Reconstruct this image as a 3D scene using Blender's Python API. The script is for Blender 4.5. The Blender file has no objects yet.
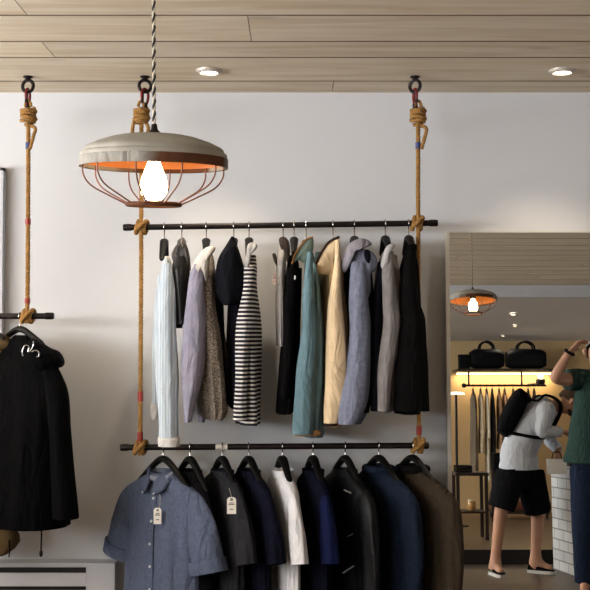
import bpy, bmesh, math, random
from mathutils import Vector, Matrix, noise
random.seed(7)
C = bpy.context.scene.collection
PI = math.pi
# ------------------------------------------------------------------ camera and measuring helpers
F = 1100.0                     # focal length in pixels of a 590 px frame
DW = 4.78                      # camera to back wall (wall plane is y = 0)
EYE = 1.65
TH = math.atan(40 / F)         # small upward pitch
CAM = Vector((0, -DW, EYE))
FWD = Vector((0, math.cos(TH), math.sin(TH)))
UPV = Vector((0, -math.sin(TH), math.cos(TH)))
RGT = Vector((1, 0, 0))
def ray(px, py):
    return FWD + RGT * ((px - 295) / F) + UPV * ((295 - py) / F)
def W(px, py, Y):              # point of the place seen at (px,py) that stands at depth Y
    r = ray(px, py); return CAM + r * ((Y + DW) / r.y)
def WZ(px, py, z):
    r = ray(px, py); return CAM + r * ((z - EYE) / r.z)
ALPHA = math.radians(2.2)      # the mirror leans back against the wall
MTOP = W(450, 233, -0.045)
MN = Vector((0, -math.cos(ALPHA), math.sin(ALPHA)))
def refl(v):
    v = Vector(v); return v - 2 * ((v - MTOP).dot(MN)) * MN
def M(px, py, P):              # real place of something met in the mirror at path depth P
    return refl(W(px, py, P - DW))
HC = W(295, 92.5, 0).z         # ceiling height

# ------------------------------------------------------------------ materials
def add_wrinkle(m, amt):
    nt = m.node_tree; N = nt.nodes; L = nt.links; p = N['Principled BSDF']
    tc = N.new('ShaderNodeTexCoord'); mp = N.new('ShaderNodeMapping'); mp.inputs['Scale'].default_value = (15, 15, 5.5); L.new(tc.outputs['Object'], mp.inputs['Vector'])
    n = N.new('ShaderNodeTexNoise'); n.inputs['Scale'].default_value = 1.0; n.inputs['Detail'].default_value = 3; n.inputs['Distortion'].default_value = 1.2
    L.new(mp.outputs[0], n.inputs['Vector'])
    b = N.new('ShaderNodeBump'); b.inputs['Strength'].default_value = amt; b.inputs['Distance'].default_value = .03
    L.new(n.outputs['Fac'], b.inputs['Height'])
    if p.inputs['Normal'].is_linked: L.new(p.inputs['Normal'].links[0].from_socket, b.inputs['Normal'])
    L.new(b.outputs['Normal'], p.inputs['Normal'])
def mat(name, col, rough=0.6, metal=0.0, spec=0.5, noise_scale=None, noise_amt=0.12, bump=0.0, bump_scale=200, emis=None, estr=0, stretch=None, sheen=0, wrinkle=0):
    m = bpy.data.materials.new(name); m.use_nodes = True
    nt = m.node_tree; N = nt.nodes; L = nt.links
    p = N['Principled BSDF']
    p.inputs['Base Color'].default_value = (*col, 1); p.inputs['Roughness'].default_value = rough
    p.inputs['Metallic'].default_value = metal
    p.inputs['Specular IOR Level'].default_value = spec
    if sheen: p.inputs['Sheen Weight'].default_value = sheen
    tc = N.new('ShaderNodeTexCoord')
    src = tc.outputs['Object']
    if stretch:
        mp = N.new('ShaderNodeMapping'); mp.inputs['Scale'].default_value = stretch
        L.new(src, mp.inputs['Vector']); src = mp.outputs['Vector']
    if noise_scale:
        n = N.new('ShaderNodeTexNoise'); n.inputs['Scale'].default_value = noise_scale; n.inputs['Detail'].default_value = 5
        L.new(src, n.inputs['Vector'])
        r = N.new('ShaderNodeValToRGB')
        r.color_ramp.elements[0].position = 0.3; r.color_ramp.elements[1].position = 0.7
        r.color_ramp.elements[0].color = (*[c * (1 - noise_amt) for c in col], 1)
        r.color_ramp.elements[1].color = (*[min(1, c * (1 + noise_amt)) for c in col], 1)
        L.new(n.outputs['Fac'], r.inputs['Fac']); L.new(r.outputs['Color'], p.inputs['Base Color'])
    if bump:
        n2 = N.new('ShaderNodeTexNoise'); n2.inputs['Scale'].default_value = bump_scale; n2.inputs['Detail'].default_value = 3
        L.new(src, n2.inputs['Vector'])
        b = N.new('ShaderNodeBump'); b.inputs['Strength'].default_value = bump; b.inputs['Distance'].default_value = 0.004
        L.new(n2.outputs['Fac'], b.inputs['Height']); L.new(b.outputs['Normal'], p.inputs['Normal'])
    if wrinkle: add_wrinkle(m, wrinkle)
    if emis:
        p.inputs['Emission Color'].default_value = (*emis, 1); p.inputs['Emission Strength'].default_value = estr
    return m
def srgb(r, g, b):
    f = lambda c: (c / 255 / 12.92) if c / 255 <= 0.04045 else ((c / 255 + 0.055) / 1.055) ** 2.4
    return (f(r), f(g), f(b))
def cloth(name, rgb, rough=0.9, amt=0.18, ns=25, bump=0.35, spec=0.12, sheen=0.0):
    return mat(name, srgb(*rgb), rough, 0, spec if max(rgb) > 40 else .05, ns, amt, bump, 420, sheen=sheen, wrinkle=.7)
def band_mat(name, c1, c2, period, duty, axis='Z', rough=0.9, soft=0.06):   # woven stripes
    m = bpy.data.materials.new(name); m.use_nodes = True
    nt = m.node_tree; N = nt.nodes; L = nt.links; p = N['Principled BSDF']
    tc = N.new('ShaderNodeTexCoord'); s = N.new('ShaderNodeSeparateXYZ'); L.new(tc.outputs['Object'], s.inputs[0])
    d = N.new('ShaderNodeMath'); d.operation = 'DIVIDE'; d.inputs[1].default_value = period
    L.new(s.outputs[axis], d.inputs[0])
    fr = N.new('ShaderNodeMath'); fr.operation = 'FRACT'; L.new(d.outputs[0], fr.inputs[0])
    r = N.new('ShaderNodeValToRGB'); cr = r.color_ramp
    cr.elements[0].position = duty - soft; cr.elements[0].color = (*srgb(*c1), 1)
    cr.elements[1].position = duty + soft; cr.elements[1].color = (*srgb(*c2), 1)
    L.new(fr.outputs[0], r.inputs['Fac']); L.new(r.outputs['Color'], p.inputs['Base Color'])
    p.inputs['Roughness'].default_value = rough; p.inputs['Specular IOR Level'].default_value = 0.15; add_wrinkle(m, .6)
    return m
def speckle_mat(name, c1, c2, scale, pos):
    m = bpy.data.materials.new(name); m.use_nodes = True
    nt = m.node_tree; N = nt.nodes; L = nt.links; p = N['Principled BSDF']
    tc = N.new('ShaderNodeTexCoord'); n = N.new('ShaderNodeTexNoise'); n.inputs['Scale'].default_value = scale; n.inputs['Detail'].default_value = 2
    L.new(tc.outputs['Object'], n.inputs['Vector'])
    r = N.new('ShaderNodeValToRGB'); cr = r.color_ramp
    cr.elements[0].position = pos - 0.03; cr.elements[0].color = (*srgb(*c1), 1)
    cr.elements[1].position = pos + 0.05; cr.elements[1].color = (*srgb(*c2), 1)
    L.new(n.outputs['Fac'], r.inputs['Fac']); L.new(r.outputs['Color'], p.inputs['Base Color'])
    p.inputs['Roughness'].default_value = 0.9; p.inputs['Specular IOR Level'].default_value = 0.15; add_wrinkle(m, .6)
    return m

# ------------------------------------------------------------------ mesh builder (world coordinates)
def origin(o):
    v = Vector((0, 0, 0))
    while o is not None:
        v += o.location; o = o.parent
    return v
class MB:
    def __init__(s): s.v = []; s.f = []; s.m = []
    def add(s, vs, fs, mi=0):
        b = len(s.v); s.v.extend(Vector(v) for v in vs); s.f.extend(tuple(b + i for i in f) for f in fs); s.m.extend([mi] * len(fs)); return s
    def box(s, lo, hi, mi=0, bev=0.0):
        x0, y0, z0 = lo; x1, y1, z1 = hi
        if bev > 0:
            bm = bmesh.new(); bmesh.ops.create_cube(bm, size=1)
            for v in bm.verts:
                v.co = Vector((x0 + (v.co.x + .5) * (x1 - x0), y0 + (v.co.y + .5) * (y1 - y0), z0 + (v.co.z + .5) * (z1 - z0)))
            bmesh.ops.bevel(bm, geom=bm.edges[:], offset=bev, segments=2, affect='EDGES', profile=0.6)
            s.bm(bm, mi); return s
        vs = [(x0, y0, z0), (x1, y0, z0), (x1, y1, z0), (x0, y1, z0), (x0, y0, z1), (x1, y0, z1), (x1, y1, z1), (x0, y1, z1)]
        return s.add(vs, [(0, 3, 2, 1), (4, 5, 6, 7), (0, 1, 5, 4), (1, 2, 6, 5), (2, 3, 7, 6), (3, 0, 4, 7)], mi)
    def bm(s, bm, mi=0):
        bm.verts.index_update(); s.add([v.co.copy() for v in bm.verts], [[v.index for v in f.verts] for f in bm.faces], mi); bm.free(); return s
    def rings(s, rings, mi=0, cap0=True, cap1=True, closed=False):
        n = len(rings[0]); vs = [p for r in rings for p in r]; fs = []
        R = len(rings)
        for i in range(R if closed else R - 1):
            a = i * n; b = ((i + 1) % R) * n
            for j in range(n):
                k = (j + 1) % n; fs.append((a + j, a + k, b + k, b + j))
        if not closed:
            if cap0: fs.append(tuple(range(n - 1, -1, -1)))
            if cap1: fs.append(tuple((R - 1) * n + j for j in range(n)))
        return s.add(vs, fs, mi)
    def tube(s, pts, rad, n=10, mi=0, closed=False, caps=True, flat=1.0, flat_axis=None):
        pts = [Vector(p) for p in pts]; R = len(pts)
        rads = rad if isinstance(rad, (list, tuple)) else [rad] * R
        T = []
        for i in range(R):
            if closed: t = pts[(i + 1) % R] - pts[i - 1]
            else: t = pts[min(i + 1, R - 1)] - pts[max(i - 1, 0)]
            T.append(t.normalized() if t.length > 1e-9 else Vector((0, 0, 1)))
        a = Vector(flat_axis) if flat_axis else (Vector((0, 0, 1)) if abs(T[0].z) < 0.9 else Vector((1, 0, 0)))
        u = (a - T[0] * a.dot(T[0])).normalized(); rs = []
        for i in range(R):
            u = (u - T[i] * u.dot(T[i])).normalized(); w = T[i].cross(u)
            rs.append([pts[i] + (u * math.cos(2 * PI * j / n) * flat + w * math.sin(2 * PI * j / n)) * rads[i] for j in range(n)])
        return s.rings(rs, mi, caps, caps, closed)
    def lathe(s, prof, c=(0, 0, 0), n=40, mi=0, axis=None, closed=False, caps=False):
        c = Vector(c); q = axis if axis else Matrix.Identity(3); rs = []
        for r, z in prof:
            rs.append([c + q @ Vector((r * math.cos(2 * PI * j / n), r * math.sin(2 * PI * j / n), z)) for j in range(n)])
        return s.rings(rs, mi, caps, caps, closed)
    def torus(s, c, R, r, nrm=(0, 0, 1), n=28, k=8, mi=0, arc=None):
        nrm = Vector(nrm).normalized(); a = Vector((1, 0, 0)) if abs(nrm.x) < .9 else Vector((0, 1, 0))
        u = (a - nrm * a.dot(nrm)).normalized(); w = nrm.cross(u); c = Vector(c)
        return s.tube([c + u * R * math.cos(2 * PI * i / n) + w * R * math.sin(2 * PI * i / n) for i in range(n)], r, k, mi, closed=True)
    def ball(s, c, r, n=16, mi=0):
        c = Vector(c); rr = r if isinstance(r, (tuple, list, Vector)) else (r, r, r)
        bm = bmesh.new(); bmesh.ops.create_uvsphere(bm, u_segments=n, v_segments=max(6, n * 2 // 3), radius=1)
        for v in bm.verts: v.co = c + Vector((v.co.x * rr[0], v.co.y * rr[1], v.co.z * rr[2]))
        return s.bm(bm, mi)
    def build(s, name, mats, parent=None, smooth=True, loc=None, sharp=0.7):
        me = bpy.data.meshes.new(name)
        o = bpy.data.objects.new(name, me); C.objects.link(o)
        if parent is not None: o.parent = parent; org = origin(parent)
        else:
            if loc is not None: o.location = loc
            org = o.location.copy()
        me.from_pydata([v - org for v in s.v], [], s.f)
        for m in (mats if isinstance(mats, (list, tuple)) else [mats]): me.materials.append(m)
        for p, mi in zip(me.polygons, s.m): p.material_index = mi; p.use_smooth = smooth
        bm = bmesh.new(); bm.from_mesh(me); bmesh.ops.recalc_face_normals(bm, faces=bm.faces[:])
        if smooth:
            for e in bm.edges:
                if len(e.link_faces) == 2 and e.calc_face_angle(0) > sharp: e.smooth = False
        bm.to_mesh(me); bm.free(); me.update()
        return o
def tag(o, label, cat, group=None):
    o['label'] = label; o['category'] = cat
    if group: o['group'] = group
    return o
def thing(name, label, cat, loc, group=None):
    o = bpy.data.objects.new(name, None); C.objects.link(o); o.location = Vector(loc); o.empty_display_size = 0.05
    return tag(o, label, cat, group)
def struct(o): o['kind'] = 'structure'; return o
def lerp(a, b, t): return a + (b - a) * t
def sstep(t): t = max(0, min(1, t)); return t * t * (3 - 2 * t)
def dense(rows, n):            # resample (y, a, b, ...) rows smoothly over n levels
    out = []; R = len(rows)
    y0, y1 = rows[0][0], rows[-1][0]
    for i in range(n):
        y = lerp(y0, y1, i / (n - 1)); k = 0
        while k < R - 2 and y > rows[k + 1][0]: k += 1
        p0, p1, p2, p3 = rows[max(k - 1, 0)], rows[k], rows[k + 1], rows[min(k + 2, R - 1)]
        t = (y - p1[0]) / (p2[0] - p1[0]); vals = [y]
        for c in range(1, len(p1)):
            m1 = (p2[c] - p0[c]) / max(p2[0] - p0[0], 1e-6) * (p2[0] - p1[0]); m2 = (p3[c] - p1[c]) / max(p3[0] - p1[0], 1e-6) * (p2[0] - p1[0])
            t2, t3 = t * t, t * t * t
            v = (2 * t3 - 3 * t2 + 1) * p1[c] + (t3 - 2 * t2 + t) * m1 + (-2 * t3 + 3 * t2) * p2[c] + (t3 - t2) * m2
            lo, hi = min(p1[c], p2[c]), max(p1[c], p2[c]); e = (hi - lo) * 0.15
            vals.append(max(lo - e, min(hi + e, v)))
        out.append(vals)
    return out

# ------------------------------------------------------------------ base materials
M_IRON = mat('black_iron', srgb(34, 26, 24), 0.45, 0.6, 0.5, 30, 0.3, 0.15, 150)
M_STEEL = mat('bright_steel', srgb(170, 168, 165), 0.25, 1.0)
M_ROPE = mat('manila_rope', srgb(156, 116, 64), 0.85, 0, 0.2, 60, 0.25, 0.5, 500)
M_REDPAINT = mat('red_paint', srgb(120, 28, 24), 0.4, 0.2, 0.5, 40, 0.2)
M_BLUETAPE = mat('blue_tape', srgb(40, 58, 110), 0.5)
M_REDTAPE = mat('red_tape', srgb(150, 42, 30), 0.5)
M_HANGER = mat('black_wood', srgb(14, 12, 11), 0.5, 0, 0.2, 40, 0.2)
M_PAPER = mat('card_paper', srgb(232, 226, 214), 0.8)
M_INK = mat('ink', srgb(50, 48, 48), 0.8)
M_STRING = mat('string', srgb(190, 180, 160), 0.9)
M_WHITEPAINT = mat('white_paint', srgb(196, 196, 200), 0.55, 0, 0.4, 8, 0.04)
M_BUTTON = mat('button', srgb(225, 225, 222), 0.35)

# ------------------------------------------------------------------ the room
XL, XR, YB = -3.6, 4.6, None
def board_ceiling_mat():
    m = bpy.data.materials.new('whitewashed_pine'); m.use_nodes = True
    nt = m.node_tree; N = nt.nodes; L = nt.links; p = N['Principled BSDF']
    tc = N.new('ShaderNodeTexCoord'); at = N.new('ShaderNodeAttribute'); at.attribute_name = 'board'
    mp = N.new('ShaderNodeMapping'); mp.inputs['Scale'].default_value = (.8, 9, 9)
    off = N.new('ShaderNodeVectorMath'); off.operation = 'ADD'
    sc = N.new('ShaderNodeVectorMath'); sc.operation = 'SCALE'; sc.inputs['Scale'].default_value = 37.0
    L.new(at.outputs['Color'], sc.inputs[0]); L.new(tc.outputs['Object'], off.inputs[0]); L.new(sc.outputs[0], off.inputs[1])
    L.new(off.outputs[0], mp.inputs['Vector'])
    n1 = N.new('ShaderNodeTexNoise'); n1.inputs['Scale'].default_value = 2.2; n1.inputs['Detail'].default_value = 8; n1.inputs['Distortion'].default_value = 0.6
    L.new(mp.outputs[0], n1.inputs['Vector'])
    r1 = N.new('ShaderNodeValToRGB')
    r1.color_ramp.elements[0].position = 0.2; r1.color_ramp.elements[0].color = (*srgb(210, 186, 152), 1)
    r1.color_ramp.elements[1].position = 0.6; r1.color_ramp.elements[1].color = (*srgb(236, 222, 198), 1)
    L.new(n1.outputs['Fac'], r1.inputs['Fac'])
    mk = N.new('ShaderNodeMapping'); mk.inputs['Scale'].default_value = (1.4, 4.5, 4.5); L.new(off.outputs[0], mk.inputs['Vector'])
    vo = N.new('ShaderNodeTexVoronoi'); vo.inputs['Scale'].default_value = 1.0; L.new(mk.outputs[0], vo.inputs['Vector'])
    rk = N.new('ShaderNodeValToRGB'); rk.color_ramp.elements[0].position = 0.03; rk.color_ramp.elements[0].color = (0.45, 0.4, 0.36, 1)
    rk.color_ramp.elements[1].position = 0.13; rk.color_ramp.elements[1].color = (1, 1, 1, 1)
    L.new(vo.outputs['Distance'], rk.inputs['Fac'])
    mx = N.new('ShaderNodeMixRGB'); mx.blend_type = 'MULTIPLY'; mx.inputs['Fac'].default_value = 0.6
    L.new(r1.outputs[0], mx.inputs[1]); L.new(rk.outputs[0], mx.inputs[2])
    mx2 = N.new('ShaderNodeMixRGB'); mx2.blend_type = 'MULTIPLY'; mx2.inputs['Fac'].default_value = 0.3
    L.new(mx.outputs[0], mx2.inputs[1]); L.new(at.outputs['Color'], mx2.inputs[2])
    L.new(mx2.outputs[0], p.inputs['Base Color']); p.inputs['Roughness'].default_value = 0.75; p.inputs['Specular IOR Level'].default_value = 0.2
    b = N.new('ShaderNodeBump'); b.inputs['Strength'].default_value = 0.2; b.inputs['Distance'].default_value = 0.004
    L.new(n1.outputs['Fac'], b.inputs['Height']); L.new(b.outputs[0], p.inputs['Normal'])
    return m
M_PINE = board_ceiling_mat()
M_WALL = mat('painted_wall', srgb(211, 211, 212), 0.85, 0, 0.25, 1.3, 0.02, 0.08, 60)
M_CREAM = mat('cream_wall', srgb(190, 160, 116), 0.85, 0, 0.25, 3, 0.05)
M_DARKREV = mat('dark_plinth', srgb(30, 26, 24), 0.6, 0, 0.3, 20, 0.2)
M_SOFFIT = mat('soffit_paint', srgb(205, 198, 190), 0.85, 0, 0.2, 2, 0.03)
def floor_mat(name, c1, c2):
    m = mat(name, srgb(*c1), 0.42, 0, 0.4, 3.0, 0.22, 0.08, 40, stretch=(1, 7, 1)); return m
M_FLOOR = floor_mat('worn_wood_floor', (92, 78, 67), (90, 76, 66))
M_PLAT = floor_mat('platform_boards', (104, 82, 58), (120, 92, 62))

PB = 14.2                                    # path depth of the rear wall in the mirror
rearY = M(500, 400, PB).y
PBEAM = min((9.5 + i * .01 for i in range(420)), key=lambda P: abs(M(500, 285, P).z - HC))
soffY = M(500, 290, PBEAM).y
SOFZ0 = M(500, 297, PBEAM).z; SOFZ1 = M(500, 340.5, PB).z
platY = M(500, 562, 9.96).y
YR0 = rearY
b = MB().box((XL - .1, YR0 - .2, -.1), (XR + .1, .12, 0)); struct(b.build('floor', M_FLOOR))
b = MB().box((XL - .1, 0, 0), (XR + .1, .12, HC + .15)); struct(b.build('wall_back', M_WALL))
b = MB().box((XR, YR0, 0), (XR + .1, 0, HC + .15)); struct(b.build('wall_right', M_WALL))
b = MB().box((XL - .1, YR0 - .12, 0), (XR + .1, YR0, HC + .15)); struct(b.build('wall_rear', M_CREAM))
wy0, wy1, wz0, wz1 = -5.4, -0.9, 1.5, 2.58  # unseen shop window in the left wall, sill raised to dim the lower wall
b = MB().box((XL - .1, YR0, 0), (XL, -8.7, HC + .15)).box((XL - .1, -6.1, 0), (XL, wy0, HC + .15)).box((XL - .1, -8.7, 0), (XL, -6.1, wz0)).box((XL - .1, -8.7, wz1), (XL, -6.1, HC + .15)).box((XL - .1, wy1, 0), (XL, 0, HC + .15)).box((XL - .1, wy0, 0), (XL, wy1, wz0)).box((XL - .1, wy0, wz1), (XL, wy1, HC + .15))
struct(b.build('wall_left', M_WALL))
b = MB()
for y in (wy0, wy0 + (wy1 - wy0) / 3, wy0 + 2 * (wy1 - wy0) / 3, wy1 - .06): b.box((XL - .09, y, wz0), (XL - .01, y + .06, wz1))
b.box((XL - .09, wy0, wz0), (XL - .01, wy1, wz0 + .06)).box((XL - .09, wy0, wz1 - .06), (XL - .01, wy1, wz1))
win = struct(b.build('window_1', M_WHITEPAINT, smooth=False))
vy0, vy1 = -8.7, -6.1
b = MB()
for y in (vy0, (vy0 + vy1) / 2 - .03, vy1 - .06): b.box((XL - .09, y, wz0), (XL - .01, y + .06, wz1))
b.box((XL - .09, vy0, wz0), (XL - .01, vy1, wz0 + .06)).box((XL - .09, vy0, wz1 - .06), (XL - .01, vy1, wz1))
fill_win = struct(b.build('fill_window', M_WHITEPAINT, smooth=False))  # unseen window, added to brighten the rear of the shop
gm = bpy.data.materials.new('window_glass'); gm.use_nodes = True
gp = gm.node_tree.nodes['Principled BSDF']; gp.inputs['Transmission Weight'].default_value = 1; gp.inputs['Roughness'].default_value = 0.02
MB().box((XL - .055, wy0 + .02, wz0 + .02), (XL - .045, wy1 - .02, wz1 - .02)).build('pane', gm, win, smooth=False)
MB().box((XL - .055, vy0 + .02, wz0 + .02), (XL - .045, vy1 - .02, wz1 - .02)).build('pane', gm, fill_win, smooth=False)

# ceiling: wooden boards running along the wall, each board its own tone
def build_ceiling():
    cuts = [0.0] + [-WZ(60, y, HC).y for y in (81.5, 58, 42, 16)]
    cuts = [c if i == 0 else c for i, c in enumerate(cuts)]
    while cuts[-1] < -soffY: cuts.append(cuts[-1] + random.uniform(.26, .42))
    cuts[-1] = -soffY
    g = MB(); tones = []; gap = .015
    for i in range(len(cuts) - 1):
        y1, y0 = -cuts[i] - (gap if i else 0), -cuts[i + 1] + 0
        x = XL - random.uniform(0, 1.5)
        if i == 3: x = WZ(249, 24, HC).x - 3.2
        while x < XR:
            ln = random.uniform(2.6, 4.4)
            if i == 3 and abs(x - (WZ(249, 24, HC).x - 3.2)) < .01: ln = 3.2
            x1 = min(x + ln, XR); xa = max(x, XL); dz = 0
            if x1 > xa:
                g.box((xa + .001, y0, HC + dz), (x1 - .002, y1, HC + .03)); t = random.uniform(.55, 1.0); tones += [(t, t * random.uniform(.95, 1), t * random.uniform(.9, 1))] * 6
            x += ln
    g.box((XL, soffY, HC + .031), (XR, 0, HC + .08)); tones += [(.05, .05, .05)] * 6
    o = g.build('ceiling', [M_PINE, mat('joint_shade', srgb(120, 100, 78), .9, 0, .1)], smooth=False)  # joint shade painted in: board sides and backing get a dark colour
    at = o.data.attributes.new('board', 'FLOAT_COLOR', 'FACE')
    for i, t in enumerate(tones): at.data[i].color = (*t, 1)
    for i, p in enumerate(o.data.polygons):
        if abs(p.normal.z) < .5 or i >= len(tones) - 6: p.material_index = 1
    return struct(o)
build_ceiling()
# lower, sloping soffit over the rear of the shop with its white beam
b = MB().box((XL, soffY - .06, SOFZ0), (XR, soffY, HC + .08)); struct(b.build('trim_1', M_WHITEPAINT, smooth=False))
v = [(XL, soffY - .06, SOFZ0 + .002), (XR, soffY - .06, SOFZ0 + .002), (XR, YR0, SOFZ1), (XL, YR0, SOFZ1)]
vs = v + [(x, y, z + .06) for x, y, z in v]
b = MB().add(vs, [(0, 1, 2, 3), (7, 6, 5, 4), (0, 4, 5, 1), (1, 5, 6, 2), (2, 6, 7, 3), (3, 7, 4, 0)]); o = b.build('ceiling_soffit', M_SOFFIT, smooth=False); struct(o)
PLZ = .125
b = MB().box((1.0, YR0, 0), (XR, platY - .012, PLZ)); struct(b.build('floor_platform', M_PLAT, smooth=False))
b = MB().box((.99, platY - .012, 0), (XR, platY, PLZ + .004)); struct(b.build('trim_2', M_DARKREV, smooth=False))

# ------------------------------------------------------------------ lights
def spot(name, loc, target, power, col, size=80, blend=0.6, rad=.03):
    l = bpy.data.lights.new(name, 'SPOT'); l.energy = power; l.color = col; l.spot_size = math.radians(size); l.spot_blend = blend; l.shadow_soft_size = rad
    o = bpy.data.objects.new(name, l); C.objects.link(o); o.location = loc
    o.rotation_euler = (Vector(target) - Vector(loc)).to_track_quat('-Z', 'Y').to_euler(); return o
def point(name, loc, power, col, rad=.03):
    l = bpy.data.lights.new(name, 'POINT'); l.energy = power; l.color = col; l.shadow_soft_size = rad
    o = bpy.data.objects.new(name, l); C.objects.link(o); o.location = loc; return o
def area(name, loc, target, sx, sy, power, col):
    l = bpy.data.lights.new(name, 'AREA'); l.shape = 'RECTANGLE'; l.size = sx; l.size_y = sy; l.energy = power; l.color = col
    o = bpy.data.objects.new(name, l); C.objects.link(o); o.location = loc
    o.rotation_euler = (Vector(target) - Vector(loc)).to_track_quat('-Z', 'Y').to_euler(); return o
WARM = (1.0, .85, .66)
DAY = (.98, .98, 1.0)
M_TRIM = mat('downlight_trim', srgb(196, 186, 172), 0.4, 0.2)
M_LED = mat('lit_lamp', (1, .95, .85), 0.4, emis=(1.0, .9, .74), estr=9)
def downlight(p, nrm, label, power, r=.05, size=95, group='recessed ceiling downlights'):
    nrm = Vector(nrm).normalized(); p = Vector(p)
    q = Vector((0, 0, -1)).rotation_difference(nrm).to_matrix()
    t = thing('downlight', label, 'ceiling light', p, group)
    MB().lathe([(r * .72, -.006), (r * .76, -.012), (r * .95, -.010), (r * 1.05, -.002), (r * 1.05, .004), (r * .72, .004)], p, 32, axis=q @ Matrix(((1, 0, 0), (0, 1, 0), (0, 0, 1))), closed=True).build('trim_ring', M_TRIM, t)
    MB().lathe([(0.001, -.004), (r * .4, -.006), (r * .72, -.003)], p, 24, axis=q).build('lens', M_LED, t)
    if power: spot('downlight_lamp', p + nrm * .03, p + nrm, power, WARM, size, .8)
    return t

# ------------------------------------------------------------------ racks: rails, ropes, hooks
YR = -0.30
PXM = (YR + DW) / F            # metres per pixel at the racks
RAILR = .0122
def rail(p0, p1, label):
    a, c = Vector(p0), Vector(p1)
    d = (c - a).normalized()
    g = MB().tube([a, a + d * .002, a + d * .06, c - d * .06, c - d * .002, c], [RAILR * .8, RAILR, RAILR, RAILR, RAILR, RAILR * .8], 20)
    t = thing('clothes_rail', label, 'rail', (a + c) / 2)
    g.build('pipe', M_IRON, t)
    for e, s in ((a, 1), (c, -1)):
        MB().tube([e - d * .003 * s, e + d * .004 * s, e + d * .03 * s, e + d * .031 * s], [RAILR * 1.02, RAILR * 1.18, RAILR * 1.18, RAILR], 20).build('end_cap', M_IRON, t)
    return a, c
RU = rail(W(124, 227.5, YR), W(437, 223, YR), 'dark iron pipe rail, the upper of the roped clothes rack')
RL = rail(W(121, 447.5, YR), W(428, 445.5, YR), 'dark iron pipe rail, the lower of the roped clothes rack')
RS = rail(W(-150, 317, YR), W(53, 316, YR), 'dark iron pipe rail holding the bulky black coat')
def on_rail(R, px):
    x = W(px, 300, YR).x; t = (x - R[0].x) / (R[1].x - R[0].x); return R[0].lerp(R[1], t)

def twisted(g, pts, r, pitch=.04, strands=3, seg=14, n=6, mi=0):
    pts = [Vector(p) for p in pts]
    L = [0]
    for i in range(1, len(pts)): L.append(L[-1] + (pts[i] - pts[i - 1]).length)
    tot = L[-1]; N = max(8, int(tot / pitch * seg)); sm = []
    for i in range(N + 1):
        d = tot * i / N; k = 0
        while k < len(pts) - 2 and d > L[k + 1]: k += 1
        sm.append(pts[k].lerp(pts[k + 1], (d - L[k]) / max(L[k + 1] - L[k], 1e-9)))
    T = [(sm[min(i + 1, N)] - sm[max(i - 1, 0)]).normalized() for i in range(N + 1)]
    a = Vector((0, 1, 0)) if abs(T[0].y) < .9 else Vector((1, 0, 0)); u = (a - T[0] * a.dot(T[0])).normalized(); US = []
    for t in T:
        u = (u - t * u.dot(t)).normalized(); US.append(u.copy())
    for s in range(strands):
        ph = 2 * PI * s / strands; path = []
        for i in range(N + 1):
            w = T[i].cross(US[i]); an = ph + 2 * PI * (tot * i / N) / pitch
            path.append(sm[i] + (US[i] * math.cos(an) + w * math.sin(an)) * r * .48)
        g.tube(path, r * .58, n, mi)
    return g
def curve_pts(ctrl, n=24):     # Catmull-Rom through control points
    P = [Vector(c) for c in ctrl]; out = []
    for i in range(len(P) - 1):
        p0, p1, p2, p3 = P[max(i - 1, 0)], P[i], P[i + 1], P[min(i + 2, len(P) - 1)]
        for k in range(n):
            t = k / n
            out.append(.5 * ((2 * p1) + (p2 - p0) * t + (2 * p0 - 5 * p1 + 4 * p2 - p3) * t * t + (3 * p1 - p0 - 3 * p2 + p3) * t ** 3))
    out.append(P[-1]); return out
def ring_and_snap(px, where, turn=0.0):
    ce = Vector((W(px, 80, YR).x, YR, HC))
    t = thing('ceiling_hook', f'black ring bolt and red snap hook {where}', 'hook', ce, 'ring bolts and snap hooks in the ceiling')
    MB().lathe([(.001, .0), (.02, 0), (.02, -.005), (.012, -.009), (.007, -.02)], ce, 20).build('bolt_flange', M_IRON, t)
    cr = ce + Vector((0, 0, -.040))
    MB().torus(cr, .0245, .0072, (math.sin(turn), 1, 0)).build('ring', M_IRON, t)
    # snap hook: a long rounded link through the ring
    c2 = ce + Vector((0, 0, -.086)); path = []
    ax = Vector((math.cos(1.0 + turn), math.sin(1.0 + turn), 0))
    for i in range(28):
        a = 2 * PI * i / 28; zz = .034 * math.sin(a); xx = .0135 * math.cos(a) * (1.15 + .25 * math.sin(a))
        path.append(c2 + ax * xx + Vector((0, 0, zz)))
    s = MB().tube(path, .0058, 8, closed=True).build('snap_hook', M_REDPAINT, t)
    MB().tube([c2 + ax * -.012 + Vector((0, 0, .02)), c2 + ax * -.013 + Vector((0, 0, -.025))], .0068, 8).build('gate', M_IRON, s)
    MB().lathe([(.009, .012), (.011, .004), (.011, -.012), (.007, -.02), (.001, -.02)], c2 + Vector((0, 0, -.036)), 14).build('swivel', M_IRON, s)
    return ce.z - .165
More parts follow.
